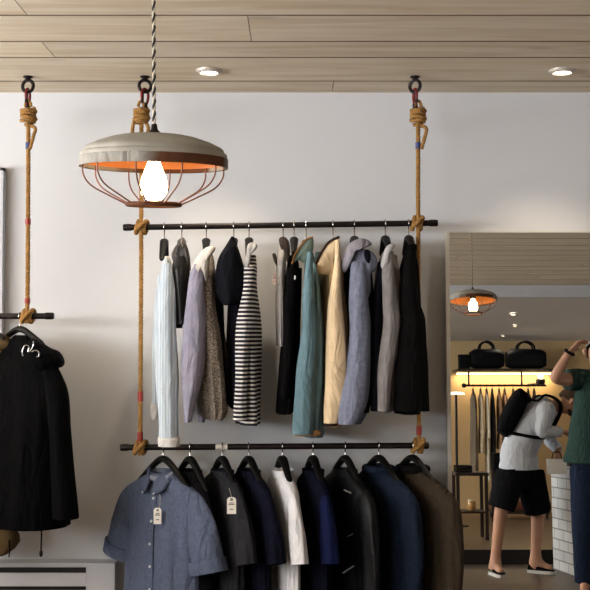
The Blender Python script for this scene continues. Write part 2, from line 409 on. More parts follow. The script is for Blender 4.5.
def rope(px, rails, where, extra_tapes=(), loops=False):
    x0 = W(px, 110, YR).x
    r = .0092
    ztop = HC - .136
    rp = [on_rail(R, px) for R in rails]
    zend = rp[-1].z
    t = thing('hanging_rope', f'thick twisted manila rope {where}', 'rope', (rp[-1].x, YR, zend - .03))
    yr = YR - .020               # rope passes along the front of the rails
    path = [Vector((x0, YR, ztop + .008)), Vector((x0, YR, ztop - .06)), Vector((lerp(x0, rp[0].x, .3), YR - .004, ztop - .25))]
    for q in rp:
        path += [Vector((q.x, yr + .003, q.z + .12)), Vector((q.x, yr - .003, q.z + .0))]
        if q is not rp[-1]: path += [Vector((q.x, yr + .004, q.z - .14))]
    path[-1].z -= .028
    g = twisted(MB(), curve_pts(path, 10), r, .042)
    g.build('rope_length', M_ROPE, t)
    # coil under the snap hook
    co = []
    turns = 5.0 if loops else 4.4
    for i in range(int(turns * 20) + 1):
        a = 2 * PI * i / 20; k = i / (turns * 20)
        rr = .0225 + .006 * math.sin(k * PI) + .003 * math.sin(a * .37)
        co.append((x0 + rr * math.cos(a), YR + rr * math.sin(a), ztop + .004 - k * .062 + .003 * math.sin(a * 1.3)))
    tail = [Vector(co[-1]), Vector((x0 + .03, YR - .012, ztop - .078)), Vector((x0 + .026, YR - .02, ztop - .115)), Vector((x0 + .012, YR - .018, ztop - .165))]
    g = twisted(MB(), co, .0078, .03, 3, 10, 5)
    twisted(g, curve_pts(tail, 6), .0078, .03, 3, 10, 5)
    if loops:
        twisted(g, curve_pts([Vector((x0 - .028, YR - .01, ztop - .05)), Vector((x0 - .034, YR - .02, ztop - .10)), Vector((x0 - .02, YR - .024, ztop - .17)), Vector((x0 - .006, YR - .02, ztop - .2))], 6), .0078, .03, 3, 10, 5)
    # top loop of the rope through the hook
    twisted(g, [(x0 + .012 * math.cos(a), YR - .006, ztop + .010 + .024 * math.sin(a)) for a in [PI * i / 12 for i in range(13)]], .0065, .03, 3, 10, 5)
    g.build('coil', M_ROPE, t)
    def tape(z, m, h=.012, nm='tape'):
        # follow the rope
        best = min(curve_pts(path, 10), key=lambda q: abs(q.z - z))
        MB().lathe([(r * .9, -h), (r * 1.22, -h), (r * 1.25, 0), (r * 1.22, h), (r * .9, h)], (best.x, best.y, z), 16).build(nm, m, t)['label'] = ('blue' if m is M_BLUETAPE else 'red') + ' tape wrapped round the rope'
    tape(ztop - .15, M_BLUETAPE, .013)
    for py, h in extra_tapes: tape(W(px, py, YR).z, M_REDTAPE, h)
    for q in rp:                # knots that tie each rail
        kg = MB()
        for dx, ph in ((-.018, 0), (.015, .8)):
            pts = []
            for i in range(25):
                a = 2 * PI * i / 24
                pts.append((q.x + dx + .006 * math.sin(a + ph), YR + (RAILR + .0125) * math.cos(a) - .001, q.z + (RAILR + .0125) * math.sin(a)))
            twisted(kg, pts, .0088, .032, 3, 10, 5)
        twisted(kg, curve_pts([(q.x - .022, YR - .03, q.z - .016), (q.x, YR - .044, q.z + .004), (q.x + .02, YR - .032, q.z + .02)], 8), .0085, .03, 3, 10, 5)
        kg.build('knot', M_ROPE, t)
    return t
ring_and_snap(28, 'above the rope of the black coat rail', .3); rope(28.5, [RS], 'holding up the black coat rail', [(222, .012), (301, .01)])
ring_and_snap(145, 'above the rope behind the lit pendant', -.3); rope(141.5, [RU, RL], 'beside the pale striped shirt, passing behind the pendant', [(396, .02), (436, .018)], True)
ring_and_snap(415, 'above the rope next to the mirror', 0.9); rope(418, [RU, RL], 'beside the black jacket and nearest the mirror', [(430, .018)])

# ------------------------------------------------------------------ hangers
def hanger(R, px, label, psi, half=.2, drop=.075, stem=.048, name='clothes_hanger', hookmat=None, group=None):
    q = on_rail(R, px); e1 = Vector((math.sin(psi), -math.cos(psi), 0)); ev = Vector((math.cos(psi), math.sin(psi), 0))
    t = thing(name, label, 'hanger', q + Vector((0, 0, -RAILR - stem - drop)), group)
    hk = []
    rr = RAILR + .004
    for i in range(17):
        a = math.radians(lerp(200, -90, i / 16)); hk.append(q + ev * rr * math.cos(a) * 1.0 + Vector((0, 0, rr * math.sin(a) + .0)))
    # hook plane lies across the rail when the hanger is edge-on
    hk = []
    hd = Vector((0, -1, 0))
    for i in range(17):
        a = math.radians(lerp(-20, 250, i / 16)); hk.append(q + hd * rr * math.cos(a) + Vector((0, 0, rr * math.sin(a))))
    hk.append(q + Vector((0, .0, -rr - .010))); hk.append(q + Vector((0, 0, -RAILR - stem)))
    MB().tube(hk, .0026, 8).build('hook', hookmat or M_STEEL, t)['label'] = 'steel hook'
    c = q + Vector((0, 0, -RAILR - stem))
    pts = []; rad = []
    for i in range(25):
        k = lerp(-1, 1, i / 24); pts.append(c + e1 * half * k + Vector((0, 0, -drop * (math.sqrt(k * k + .03) - .173) / .842))); rad.append(lerp(.0185, .010, abs(k)) * (1 if abs(k) < .97 else .7))
    MB().tube(pts, rad, 10, flat=.75, flat_axis=(0, 0, 1)).build('shoulder_arms', M_HANGER, t)
    return c

# ------------------------------------------------------------------ garments
def ringpts(c, e1, ev, L, b, N, p, fold, ph, z, up=0):
    out = []
    for j in range(N):
        a = 2 * PI * j / N; ca, sa = math.cos(a), math.sin(a)
        uu = L * math.copysign(abs(ca) ** (2 / p), ca); vv = b * math.copysign(abs(sa) ** (2 / p), sa)
        f = fold * noise.noise(Vector((ca * 2.1 + ph, sa * 2.1 - ph * .7, z * 1.8 + ph))) + fold * .55 * noise.noise(Vector((ca * 5 - ph, sa * 5 + ph, z * 3.5)))
        mag = 1 + f
        r0 = (1 - abs(noise.noise(Vector((ca * 3.4 + ph * 1.3, sa * 3.4 - ph, z * 1.1)))) * 2.2) * fold * min(.022, b * .55)
        out.append(c + e1 * uu * (1 + f * .25) + ev * (vv * mag + r0 * sa) + e1 * r0 * ca * .6 + Vector((0, 0, up)))
    return out
def shell(rings, inset=.93, hemup=.03):
    """closed cloth edge at both ends: the loft turns inside at the neck and at the hem"""
    def inner(r, dz):
        c = sum(r, Vector()) / len(r); return [c + (p - c) * inset + Vector((0, 0, dz)) for p in r]
    return [inner(rings[0], -hemup)] + rings + [inner(rings[-1], 0.0), inner(rings[-1], hemup)]
def body_px(rows, Y=YR, psi=.12, L=.19, neckL=.07, fall=.09, fold=.35, seed=1, n=34, N=56, p=2.4):
    e1 = Vector((math.sin(psi), -math.cos(psi), 0)); ev = Vector((math.cos(psi), math.sin(psi), 0))
    D = dense(rows, n); rs = []; z0 = None
    for i, (py, xl, xr) in enumerate(D):
        a, c = W(xl, py, Y), W(xr, py, Y); m = (a + c) / 2; hw = (c.x - a.x) / 2
        if z0 is None: z0 = m.z
        LL = lerp(neckL, L, sstep((z0 - m.z) / fall)); sp = abs(math.sin(psi))
        if sp * LL > .9 * hw: LL = .9 * hw / sp
        bb = math.sqrt(max(hw * hw - (LL * sp) ** 2, (.3 * hw) ** 2))
        f = fold * sstep(i / n * 2.2)
        rs.append(ringpts(m, e1, ev, LL, bb, N, p, f, seed * 3.7, m.z))
    return shell(rs)
def tube_px(rows, Y, dep, fold=.22, seed=1, n=30, N=28, psi=0):
    e1 = Vector((math.sin(psi), -math.cos(psi), 0)); ev = Vector((math.cos(psi), math.sin(psi), 0))
    rs = []
    for i, (py, xl, xr) in enumerate(dense(rows, n)):
        a, c = W(xl, py, Y), W(xr, py, Y); m = (a + c) / 2; hw = (c.x - a.x) / 2
        rs.append(ringpts(m, e1, ev, dep * (.45 + .55 * sstep(i / n * 5)), hw, N, 2.1, fold * sstep(i / n * 3), seed * 2.9 + 4, m.z * 1.4))
    return shell(rs, .9, .02)
def patch(pts, Y, thick=.02, bulge=.02, lean=0.0, rim=0):
    """a padded piece of cloth with the given outline: domed front and back"""
    P = [W(x, y, Y) for x, y in pts]; n = len(P); c = sum(P, Vector()) / n; g = MB()
    out = []; layers = [(1.0, thick / 2), (.97, 0), (.9, -bulge * .35), (.6, -bulge * .8), (.25, -bulge)]
    rs = []
    for s, dy in [(.25, thick * .6 + bulge * .0), (.9, thick * .6)] + layers:
        rs.append([c + (q - c) * s + Vector((0, dy, 0)) for q in P])
    return g.rings(rs)
def smooth_closed(pts, n=5):
    P = [Vector((x, y, 0)) for x, y in pts]; N = len(P); out = []
    for i in range(N):
        p0, p1, p2, p3 = P[i - 1], P[i], P[(i + 1) % N], P[(i + 2) % N]
        for k in range(n):
            t = k / n; q = .5 * ((2 * p1) + (p2 - p0) * t + (2 * p0 - 5 * p1 + 4 * p2 - p3) * t * t + (3 * p1 - p0 - 3 * p2 + p3) * t ** 3); out.append((q.x, q.y))
    return out
def paper_tag(parent, px, py, Y, w, h, string_to=None, m=None):
    c = W(px, py, Y); k = (Y + DW) / F; hw, hh = w * k / 2, h * k / 2
    g = MB(); ch = hw * .45
    out = [(-hw, -hh), (hw, -hh), (hw, hh - ch), (hw - ch, hh), (-hw + ch, hh), (-hw, hh - ch)]
    g.rings([[c + Vector((x, dy, z)) for x, z in out] for dy in (-.001, .001)])
    t = g.build('price_tag', m or M_PAPER, parent, smooth=False); t['label'] = 'white paper price tag'
    ink = MB()
    for i, (zf, l) in enumerate(((.30, .5), (.12, .65), (-.45, .4))): ink.box(c + Vector((-hw * l, -.0018, hh * zf - hh * .05)), c + Vector((hw * l, -.0011, hh * zf + hh * .05)))
    ink.build('print', M_INK, t, smooth=False)
    MB().torus(c + Vector((0, -.0014, hh * .72)), hw * .2, hw * .1, (0, 1, 0), 14, 6).build('eyelet', M_REDPAINT if False else M_INK, t)
    if string_to:
        s = W(*string_to, Y + .015); MB().tube(curve_pts([c + Vector((0, -.002, hh * .72)), (c + s) / 2 + Vector((hw * .3, -.004, 0)), s], 8), .0009, 5).build('string', M_STRING, t)
    return t
def garment_thing(name, label, cat, R, px, ybot, group=None):
    q = on_rail(R, px); b = W(px, ybot, YR); return thing(name, label, cat, (q.x, YR, b.z), group)
GU = 'garments on the upper rail'; GL = 'garments on the lower rail'
HU = 'hangers on the upper rail'; HL = 'hangers on the lower rail'; 
def add(t, name, rings_or_mb, m, label=None):
    g = rings_or_mb if isinstance(rings_or_mb, MB) else MB().rings(rings_or_mb, cap0=False, cap1=False)
    o = g.build(name, m, t, sharp=1.2)
    if label: o['label'] = label
    return o
def far_sleeve(rows, dx, Y): return [(y, a + dx, c + dx) for y, a, c in rows]

# ---- upper rail
# 1 pale striped shirt
m_pale = band_mat('pale_blue_stripe', (172, 188, 200), (208, 214, 218), .011, .5, 'X', soft=.2)
m_white = cloth('white_cotton', (214, 210, 205), amt=.05)
t = garment_thing('striped_shirt', 'long pale blue and white striped shirt with white folded cuffs, beside the rope', 'shirt', RU, 164, 446, GU)
add(t, 'shirt_body', body_px([(259, 163, 169), (270, 160, 172), (290, 157, 174), (330, 156, 175), (370, 156, 175), (412, 158, 174)], seed=1, L=.17), m_pale)
ns = [(264, 164, 171), (290, 160, 175), (330, 158, 176), (380, 158, 177), (420, 160, 177), (439, 160, 177)]
add(t, 'sleeve', tube_px(ns, YR - .2, .035, seed=1), m_pale)
add(t, 'cuff', tube_px([(436, 158.5, 179), (440, 158, 180), (446, 158.5, 179.5)], YR - .2, .043, .05, n=8), m_white, 'white folded cuff')
add(t, 'sleeve', tube_px([(275, 158, 165), (300, 155, 163), (350, 153, 161), (405, 152.5, 160)], YR + .1, .03, seed=2), m_pale)
add(t, 'cuff', tube_px([(402, 151, 160.5), (410, 150.5, 160.5), (419, 152, 160)], YR + .1, .034, .05, n=8), m_white, 'white folded cuff')
add(t, 'collar', tube_px([(256.5, 163.5, 169.5), (262, 162.5, 171), (268, 162, 172)], YR, .055, .1, n=10), m_white)
hanger(RU, 164, 'black hanger of the pale striped shirt', .05, drop=.085, half=.15, group=HU)
# 2 glossy black top
m_satin = mat('black_satin', srgb(26, 24, 26), .34, 0, .6, 18, .4, .3, 90)
t = garment_thing('satin_top', 'short glossy black top with a gathered collar, second on the upper rail', 'top', RU, 181.5, 328, GU)
add(t, 'top_body', body_px([(246, 179, 185), (252, 175, 187), (264, 172, 189), (290, 171.5, 187.5), (315, 172, 186), (328, 174, 184)], seed=2, L=.16, fold=.5, fall=.06), m_satin)
add(t, 'sleeve', tube_px([(256, 174, 184), (275, 172, 184), (300, 173, 184), (324, 175, 184)], YR - .16, .03, .4, seed=6), m_satin)
add(t, 'collar', tube_px([(238, 180.5, 184.5), (244, 178, 186), (256, 174, 188), (270, 180, 190)], YR - .02, .05, .6, seed=8, n=16), mat('shiny_lining', srgb(78, 70, 66), .35, 0, .6, 30, .6), 'grey shiny collar lining')
hanger(RU, 181.5, 'black hanger of the glossy black top', .05, drop=.06, half=.12, stem=.05, group=HU)
# 3 lavender grey shirt, speckled body
m_lav = cloth('lavender_cotton', (150, 146, 162), amt=.12)
m_speck = speckle_mat('speckled_print', (92, 82, 76), (150, 138, 122), 190, .5)
m_offw = cloth('offwhite_cotton', (222, 214, 204), amt=.06)
t = garment_thing('collared_shirt', 'lavender grey shirt with a white turned collar and a speckled front', 'shirt', RU, 206, 417, GU)
add(t, 'shirt_body', body_px([(252, 201, 212), (262, 196, 215), (280, 192, 217), (310, 191, 219), (340, 193, 225), (380, 196, 228), (408, 200, 228), (417, 202, 224)], seed=3, psi=.15), m_speck, 'speckled brown body')
ns = [(264, 194, 199), (274, 190, 203), (290, 188, 204), (320, 185.5, 205), (355, 184, 204), (385, 184, 199), (405, 184, 194), (422, 185, 190.5)]
add(t, 'sleeve', tube_px(ns, YR - .2, .035, .3, seed=3), m_lav)
add(t, 'sleeve', tube_px(far_sleeve(ns, 14, 0), YR + .17, .025, .3, seed=4), m_lav)
cp = smooth_closed([(190, 274), (193, 264), (199, 254), (206, 247), (214, 246), (215, 250), (210, 256), (209, 266), (206, 283), (203, 272), (197, 274), (193, 282)], 3)
add(t, 'collar', patch(cp, YR - .2, .03, .02), m_offw, 'white turned collar')
hanger(RU, 206, 'black hanger of the lavender grey shirt', .08, drop=.06, half=.13, group=HU)
# 4 dark hooded jacket
m_navy = cloth('navy_black', (20, 19, 26), amt=.2)
m_navyh = cloth('navy_hood', (22, 22, 27), amt=.2)
t = garment_thing('hooded_jacket', 'dark navy jacket with a drooping hood, behind the striped jersey', 'jacket', RU, 233, 407, GU)
add(t, 'jacket_body', body_px([(252, 229, 237), (265, 226, 239), (300, 227, 241), (340, 226, 240), (375, 226, 238), (407, 227, 236)], seed=4, L=.17), m_navy)
add(t, 'hood', tube_px([(237, 231, 234), (246, 226, 237), (256, 221, 239), (272, 217, 242), (290, 218, 243), (299, 221, 240), (305, 224, 233)], YR - .16, .06, .35, seed=5), m_navyh)
ns = [(276, 214, 223), (300, 212, 223), (340, 213, 224), (380, 216, 226), (404, 220, 228)]
add(t, 'sleeve', tube_px(ns, YR - .1, .035, seed=7), m_navy)
add(t, 'sleeve', tube_px([(276, 232, 240), (320, 233, 241), (390, 231, 238)], YR + .14, .03, seed=9), m_navy)
hanger(RU, 233.6, 'black hanger of the dark hooded jacket', .05, drop=.06, half=.12, group=HU)
# 5 striped jersey
m_strp = band_mat('black_white_stripe', (42, 40, 46), (222, 216, 210), .0162, .6, 'Z')
t = garment_thing('striped_jersey', 'black and white horizontally striped jersey with a white neckband', 'jersey', RU, 249, 422, GU)
add(t, 'jersey_body', body_px([(256, 247, 256), (268, 245, 257), (290, 243, 257), (330, 240, 259), (370, 238, 260), (400, 236, 260), (422, 235.5, 259.5)], seed=5, psi=.1), m_strp)
ns = [(268, 244, 255), (290, 243, 254), (320, 238, 253), (345, 236.5, 250), (380, 236, 248), (420, 233.5, 246)]
add(t, 'sleeve', tube_px(ns, YR - .2, .032, .25, seed=5), m_strp)
add(t, 'sleeve', tube_px(far_sleeve(ns, 2, 0), YR + .17, .025, .25, seed=6), m_strp)
cp = smooth_closed([(247, 246), (251, 242), (257, 244), (256, 249), (251, 254), (250, 262), (247, 270), (243.5, 266), (246, 256)], 3)
add(t, 'neckband', patch(cp, YR - .18, .03, .015), m_white, 'white neckband')
hanger(RU, 249, 'black hanger of the striped jersey', .08, drop=.06, half=.13, group=HU)
# 6 thin grey vest
m_grey = cloth('heather_grey', (172, 168, 166), amt=.12)
m_brown = cloth('dark_brown_cloth', (64, 54, 48), amt=.2)
t = garment_thing('knit_vest', 'narrow pale grey vest with dark armhole and a pink tag', 'vest', RU, 283, 346, GU)
add(t, 'vest_body', body_px([(243, 279.5, 286), (256, 277, 286), (280, 276.5, 284.5), (310, 276.5, 284.5), (346, 277.5, 285)], seed=6, psi=.03, L=.16), m_grey)
add(t, 'strap', patch(smooth_closed([(279, 239), (283, 237), (289, 241), (290, 256), (287, 262), (284, 250), (280, 246)], 3), YR - .16, .02, .012), m_brown, 'dark brown lining')
add(t, 'armhole_edge', patch(smooth_closed([(272, 254), (275, 253), (277, 258), (277, 266), (274, 261)], 3), YR - .165, .014, .01), m_brown, 'dark turned edge')
paper_tag(t, 274.3, 279, YR - .17, 3, 12, (276, 266), mat('pink_card', srgb(205, 176, 160), .8))
hanger(RU, 283, 'black hanger of the narrow grey vest', .02, half=.1, drop=.05, group=HU)
# 7 plain black jacket
m_black = cloth('black_wool', (11, 10, 11), amt=.25)
t = garment_thing('black_jacket', 'plain black jacket between the grey vest and the teal coat', 'jacket', RU, 294, 412, GU)
add(t, 'jacket_body', body_px([(256, 290, 298), (266, 287, 299), (300, 285, 299), (340, 283, 299), (380, 280, 297), (412, 278, 294)], seed=7, psi=-.03, L=.16), m_black)
ns = [(268, 287, 297), (300, 285, 296), (340, 283, 294), (398, 280, 290)]
add(t, 'sleeve', tube_px(ns, YR - .17, .03, seed=17), m_black)
add(t, 'sleeve', tube_px(far_sleeve(ns, 5, 0), YR + .15, .025, seed=18), m_black)
add(t, 'button', MB().ball(W(295, 277.5, YR - .19), (.004, .003, .009), 10), M_BUTTON, 'pale button')
hanger(RU, 294, 'black hanger of the plain black jacket', .0, half=.12, drop=.06, group=HU)
# 8 teal coat
m_teal = cloth('teal_wool', (98, 124, 132), amt=.1)
m_tealin = cloth('teal_lining', (112, 128, 118), amt=.1)
m_tan = cloth('tan_piping', (150, 112, 74), amt=.1)
t = garment_thing('teal_coat', 'long teal coat with tan piping along its open collar', 'coat', RU, 306, 434, GU)
add(t, 'coat_body', body_px([(254, 306, 313), (264, 305, 315), (290, 305, 318), (330, 305, 321), (380, 301, 322), (434, 297, 322)], seed=8, psi=.1), m_teal)
ns = [(252, 307.5, 312.5), (270, 305, 313), (300, 302.5, 315), (335, 301.5, 317), (380, 297, 314), (434, 293, 313)]
add(t, 'sleeve', tube_px(ns, YR - .2, .035, .22, seed=8), m_teal)
add(t, 'sleeve', tube_px(far_sleeve(ns, 8, 0), YR + .17, .025, .22, seed=9), m_teal)
fan = [(292.5, 263), (296, 254), (302, 245.5), (308, 239.5), (313, 238), (313.5, 247), (311, 256), (306, 264), (299, 260)]
add(t, 'collar', patch(smooth_closed(fan, 4), YR - .12, .03, .012), m_tealin, 'open collar lining')
pp = curve_pts([W(x, y, YR - .125) for x, y in ((292, 264), (295.5, 254), (301.5, 244.8), (307.5, 238.8), (313.2, 237.2))], 8)
add(t, 'piping', MB().tube(pp, .0042, 8), m_tan, 'tan piping')
add(t, 'hem_lining', tube_px([(431, 294, 321), (435, 294, 321.5)], YR - .19, .02, .02, n=4), m_tan, 'tan hem')
hanger(RU, 306, 'black hanger of the teal coat', .05, half=.12, drop=.05, stem=.06, group=HU)
# 9 cream coat
m_cream = cloth('cream_wool', (224, 198, 160), amt=.06)
m_creamin = cloth('beige_lining', (176, 146, 110), amt=.08)
m_dkp = cloth('dark_brown_piping', (58, 42, 36), amt=.1)
t = garment_thing('cream_coat', 'cream coat with dark brown piping around the open collar', 'coat', RU, 333, 424, GU)
add(t, 'coat_body', body_px([(254, 331, 340), (264, 324, 341), (290, 322, 342), (330, 322, 345), (370, 324, 346), (400, 324, 345), (424, 323, 338)], seed=9, psi=.1), m_creamin, 'beige lining side')
ns = [(240, 335, 340), (262, 334.5, 340.5), (300, 329, 342), (335, 327, 345), (380, 325.5, 346), (402, 324.5, 345), (423, 324, 338)]
add(t, 'front_panel', tube_px(ns, YR - .2, .03, .15, seed=10), m_cream)
add(t, 'sleeve', tube_px(far_sleeve(ns[1:], -1, 0), YR + .17, .025, .2, seed=11), m_cream)
fan = [(314.5, 268), (318.5, 260), (324, 250.5), (330, 242.5), (338.5, 238), (340, 246), (338, 258), (334, 274), (325, 275), (318, 274)]
add(t, 'collar', patch(smooth_closed(fan, 4), YR - .12, .03, .012), m_cream)
pp = curve_pts([W(x, y, YR - .125) for x, y in ((313.8, 270), (317.5, 260), (323, 250), (329.5, 241.5), (339.5, 236.8))], 8)
add(t, 'piping', MB().tube(pp, .005, 8), m_dkp, 'dark brown piping')
add(t, 'hem_lining', tube_px([(421, 323, 337), (425.5, 323.5, 337)], YR - .19, .02, .02, n=4), m_dkp, 'dark hem')
hanger(RU, 333, 'black hanger of the cream coat', .05, half=.12, drop=.05, stem=.06, group=HU)
# 10 blue chambray hooded jacket
m_cham = cloth('chambray', (120, 124, 142), amt=.16, ns=60)
m_chamg = cloth('grey_hood', (142, 138, 146), amt=.12)
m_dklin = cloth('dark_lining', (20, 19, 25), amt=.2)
t = garment_thing('chambray_jacket', 'faded blue grey jacket with a draped hood and dark lining', 'jacket', RU, 354, 424, GU)
add(t, 'jacket_body', body_px([(252, 350, 362), (264, 345, 368), (290, 343, 370), (320, 344, 371), (350, 345, 371), (385, 345, 369), (410, 345, 365)], seed=10, psi=.12), m_dklin, 'dark lining side')
ns = [(262, 351, 364), (275, 350, 367), (300, 349.5, 368), (330, 350.5, 370), (370, 346, 369), (400, 341, 366), (413, 340, 362), (424, 340, 356)]
add(t, 'sleeve', tube_px(ns, YR - .21, .04, .22, seed=12), m_cham)
add(t, 'sleeve', tube_px(far_sleeve(ns, 4, 0), YR + .16, .025, .22, seed=13), m_cham)
hd = [(341, 268), (343, 256), (348, 245), (355, 239.5), (363, 238), (369, 240), (372.5, 244), (366, 247), (358, 249), (352, 255), (349, 262), (346, 272)]
add(t, 'hood', patch(smooth_closed(hd, 4), YR - .2, .05, .03), m_chamg, 'grey hood edge')
hd2 = [(352, 254), (359, 248), (367, 249), (373, 252), (378, 260), (376, 270), (371, 275), (371, 290), (368.5, 298), (366, 285), (362, 270), (354, 268), (349, 268)]
add(t, 'hood_drape', patch(smooth_closed(hd2, 4), YR - .19, .04, .022), m_cham)
add(t, 'hood_dark_fold', patch(smooth_closed([(364, 251), (369, 250), (371, 258), (369, 266), (365, 262)], 3), YR - .205, .014, .01), m_dklin, 'dark inside of hood')  # small dark cloth piece in the hood opening
hanger(RU, 354.5, 'black hanger of the faded blue grey jacket', .05, half=.14, drop=.05, group=HU)
# 11 grey cardigan
m_card = cloth('cardigan_grey', (128, 122, 120), amt=.12)
t = garment_thing('grey_cardigan', 'grey cardigan with a shawl collar and dark open front', 'cardigan', RU, 385, 412, GU)
add(t, 'cardigan_body', body_px([(252, 383, 392), (264, 379, 395), (290, 377, 396), (320, 376, 398), (370, 376, 395), (411, 377, 390)], seed=14, psi=.12), m_card)
add(t, 'front_edge', tube_px([(262, 378, 384), (290, 374.5, 383), (330, 372, 382), (411, 371, 380)], YR - .17, .03, seed=15), m_dklin, 'dark open front')
ns = [(255, 383, 393), (275, 382, 395), (305, 384, 398.5), (322, 385, 400), (345, 382, 397), (380, 378, 392), (411, 378, 389.5)]
add(t, 'sleeve', tube_px(ns, YR - .21, .032, .25, seed=14), m_card)
add(t, 'sleeve', tube_px(far_sleeve(ns, 4, 0), YR + .17, .025, .25, seed=16), m_card)
add(t, 'collar', patch(smooth_closed([(381, 266), (383, 254), (387, 246), (393, 243), (395.5, 246), (391, 250), (389, 258), (386, 270)], 4), YR - .215, .026, .018), m_grey)
hanger(RU, 385.5, 'black hanger of the grey cardigan', .05, half=.13, drop=.06, group=HU)
# 12 black jacket beside the rope
t = garment_thing('black_blazer', 'black flared blazer hanging last before the rope next to the mirror', 'blazer', RU, 409, 412, GU)
m_black2 = cloth('black_cotton', (13, 12, 12), amt=.25)
rowsb = [(249, 406, 413), (258, 404, 414), (285, 401, 415.5), (305, 399.5, 416), (340, 395, 416), (380, 393, 416), (412, 392, 416)]
add(t, 'blazer_body', body_px(rowsb, seed=19, psi=.1, L=.17), m_black2)
ns = [(252, 405, 416), (280, 402, 416.5), (304, 401, 419), (318, 400, 424), (345, 398, 425.5), (380, 397, 427), (411, 396, 429)]
add(t, 'sleeve', tube_px(ns, YR - .20, .045, .2, seed=20), m_black2)
add(t, 'sleeve', tube_px([(258, 405, 413), (300, 402, 412), (400, 400, 410)], YR + .16, .025, .2, seed=21), m_black2)
add(t, 'collar', patch(smooth_closed([(405, 252), (407, 246), (412, 243.5), (417, 245), (416, 252), (411, 256)], 4), YR - .19, .03, .015), m_black2)
hanger(RU, 409, 'black hanger of the flared black blazer', .05, half=.13, drop=.06, group=HU)

# ---- lower rail: garments built about their own shoulder line
def std_garment(t, R, px, psi, m, neck=.092, Lsh=.215, b0=.06, b1=.085, length=.72, slv='short', fold=.28, seed=1, slen=.2, sflare=.06, srad=.075, m_slv=None, names=('garment_body', 'sleeve'), sdrop=.12, flare=1.04):
    q = on_rail(R, px); e1 = Vector((math.sin(psi), -math.cos(psi), 0)); ev = Vector((math.cos(psi), math.sin(psi), 0))
    zn = q.z - neck
    prof = [(0, .066, .042), (.018, .10, b0 * .85), (.038, Lsh * .68, b0), (.065, Lsh * .94, b0 * 1.05), (.10, Lsh, b0 * 1.15), (.22, Lsh * .97, b1), (.4, Lsh * .97, b1 * 1.05), (length, Lsh * flare, b1 * 1.15)]
    rs = []
    for i, (d, L, bb) in enumerate(dense(prof, 40)):
        rs.append(ringpts(Vector((q.x, YR, zn - d)), e1, ev, L, bb, 64, 2.5, fold * sstep((d - .05) * 4), seed * 5.3, zn - d))
    add(t, names[0], shell(rs, .95, .03), m)
    for s in (1, -1):
        if slv == 'short':
            path = [(Lsh * .74, .088, .044), (Lsh * .95, .14, srad * .78), (Lsh + sflare * .5, .13 + slen * .5, srad), (Lsh + sflare, .13 + slen, srad * 1.04)]
        else:
            path = [(Lsh * .76, .09, .046), (Lsh * .96, .15, .062), (Lsh * 1.03, .30, .062), (Lsh * 1.02, .48, .052), (Lsh * .98, .62, .045)]
        pts = curve_pts([Vector((u, 0, d)) for u, d, r in path], 7); n = len(pts); rs = []
        for i, p in enumerate(pts):
            k = i / (n - 1) * (len(path) - 1); j = min(int(k), len(path) - 2); r = lerp(path[j][2], path[j + 1][2], k - j)
            c = Vector((q.x, YR, zn - p.z)) + e1 * p.x * s
            a, bq = pts[max(i - 1, 0)], pts[min(i + 1, n - 1)]
            tv = (e1 * (bq.x - a.x) * s + Vector((0, 0, -(bq.z - a.z)))).normalized(); w = tv.cross(ev).normalized()
            ring = []
            for jj in range(30):
                an = 2 * PI * jj / 30; f = 1 + .22 * sstep(i / n * 2) * noise.noise(Vector((math.cos(an) * 1.8 + seed, math.sin(an) * 1.8, c.z * 6 + s * 3)))
                ring.append(c + (w * math.cos(an) * r + ev * math.sin(an) * r * .55) * f)
            rs.append(ring)
        add(t, names[1], shell(rs, .93, .0), m_slv or m)
    return q, e1, ev, zn
def lower_thing(name, label, cat, px, length=.82):
    q = on_rail(RL, px); return thing(name, label, cat, (q.x, YR, q.z - length), GL)
# denim blue shirt, nearest end, seen almost from the front
m_den = cloth('denim_blue', (82, 90, 110), amt=.16, ns=70, bump=.5)
m_den2 = cloth('denim_blue_inside', (128, 132, 146), amt=.16, ns=70)
m_floral = speckle_mat('floral_cuff', (70, 62, 70), (168, 160, 160), 70, .52)
t = lower_thing('denim_shirt', 'short sleeved blue denim shirt with button-down collar and price tag', 'shirt', 164)
q, e1, ev, zn = std_garment(t, RL, 164, math.radians(48), m_den, neck=.1, Lsh=.21, b0=.040, b1=.052, seed=2, sflare=.06, slen=.235, srad=.082, fold=.28, names=('shirt_body', 'sleeve'))
fr = -ev                        # the way the shirt faces
def shp(u, d, out): return Vector((q.x, YR, zn - d)) + e1 * u + fr * out
bm_pts = []
pl = MB()
col = []
for d in [i * .03 for i in range(2, 24)]: col.append(d)
rs = []
def front_b(d): return lerp(.042, .063, sstep((d - .03) / .25)) + .004
for d in col: rs.append([shp(-.014, d, front_b(d)), shp(.014, d, front_b(d)), shp(.014, d, front_b(d) - .012), shp(-.014, d, front_b(d) - .012)])
pk = MB().rings(rs).build('placket', m_den, t, sharp=1.0)
for d in (.10, .19, .28, .37, .46, .55):
    g = MB().ball(shp(0, d, front_b(d) + .002), (.0055, .0055, .0055), 10); g.build('button', M_BUTTON, pk)
for s in (-1, 1):               # collar leaves and points
    a = [shp(.062 * s, -.014, -.01), shp(.05 * s, -.022, .03), shp(.012 * s, .03, .058), shp(.030 * s, .085, .072), shp(.070 * s, .062, .058), shp(.083 * s, .022, .03)]
    c = sum(a, Vector()) / 6; g = MB().rings([[c + (p - c) * .4 - fr * .004 for p in a], [c + (p - c) * .97 - fr * .005 for p in a], a, [c + (p - c) * .95 + fr * .006 for p in a], [c + (p - c) * .4 + fr * .009 for p in a]])
    g.build('collar', m_den, t, sharp=1.3)
    MB().ball(shp(.034 * s, .076, .08), (.004, .004, .004), 8).build('collar_button', M_BUTTON, t)
nb = []
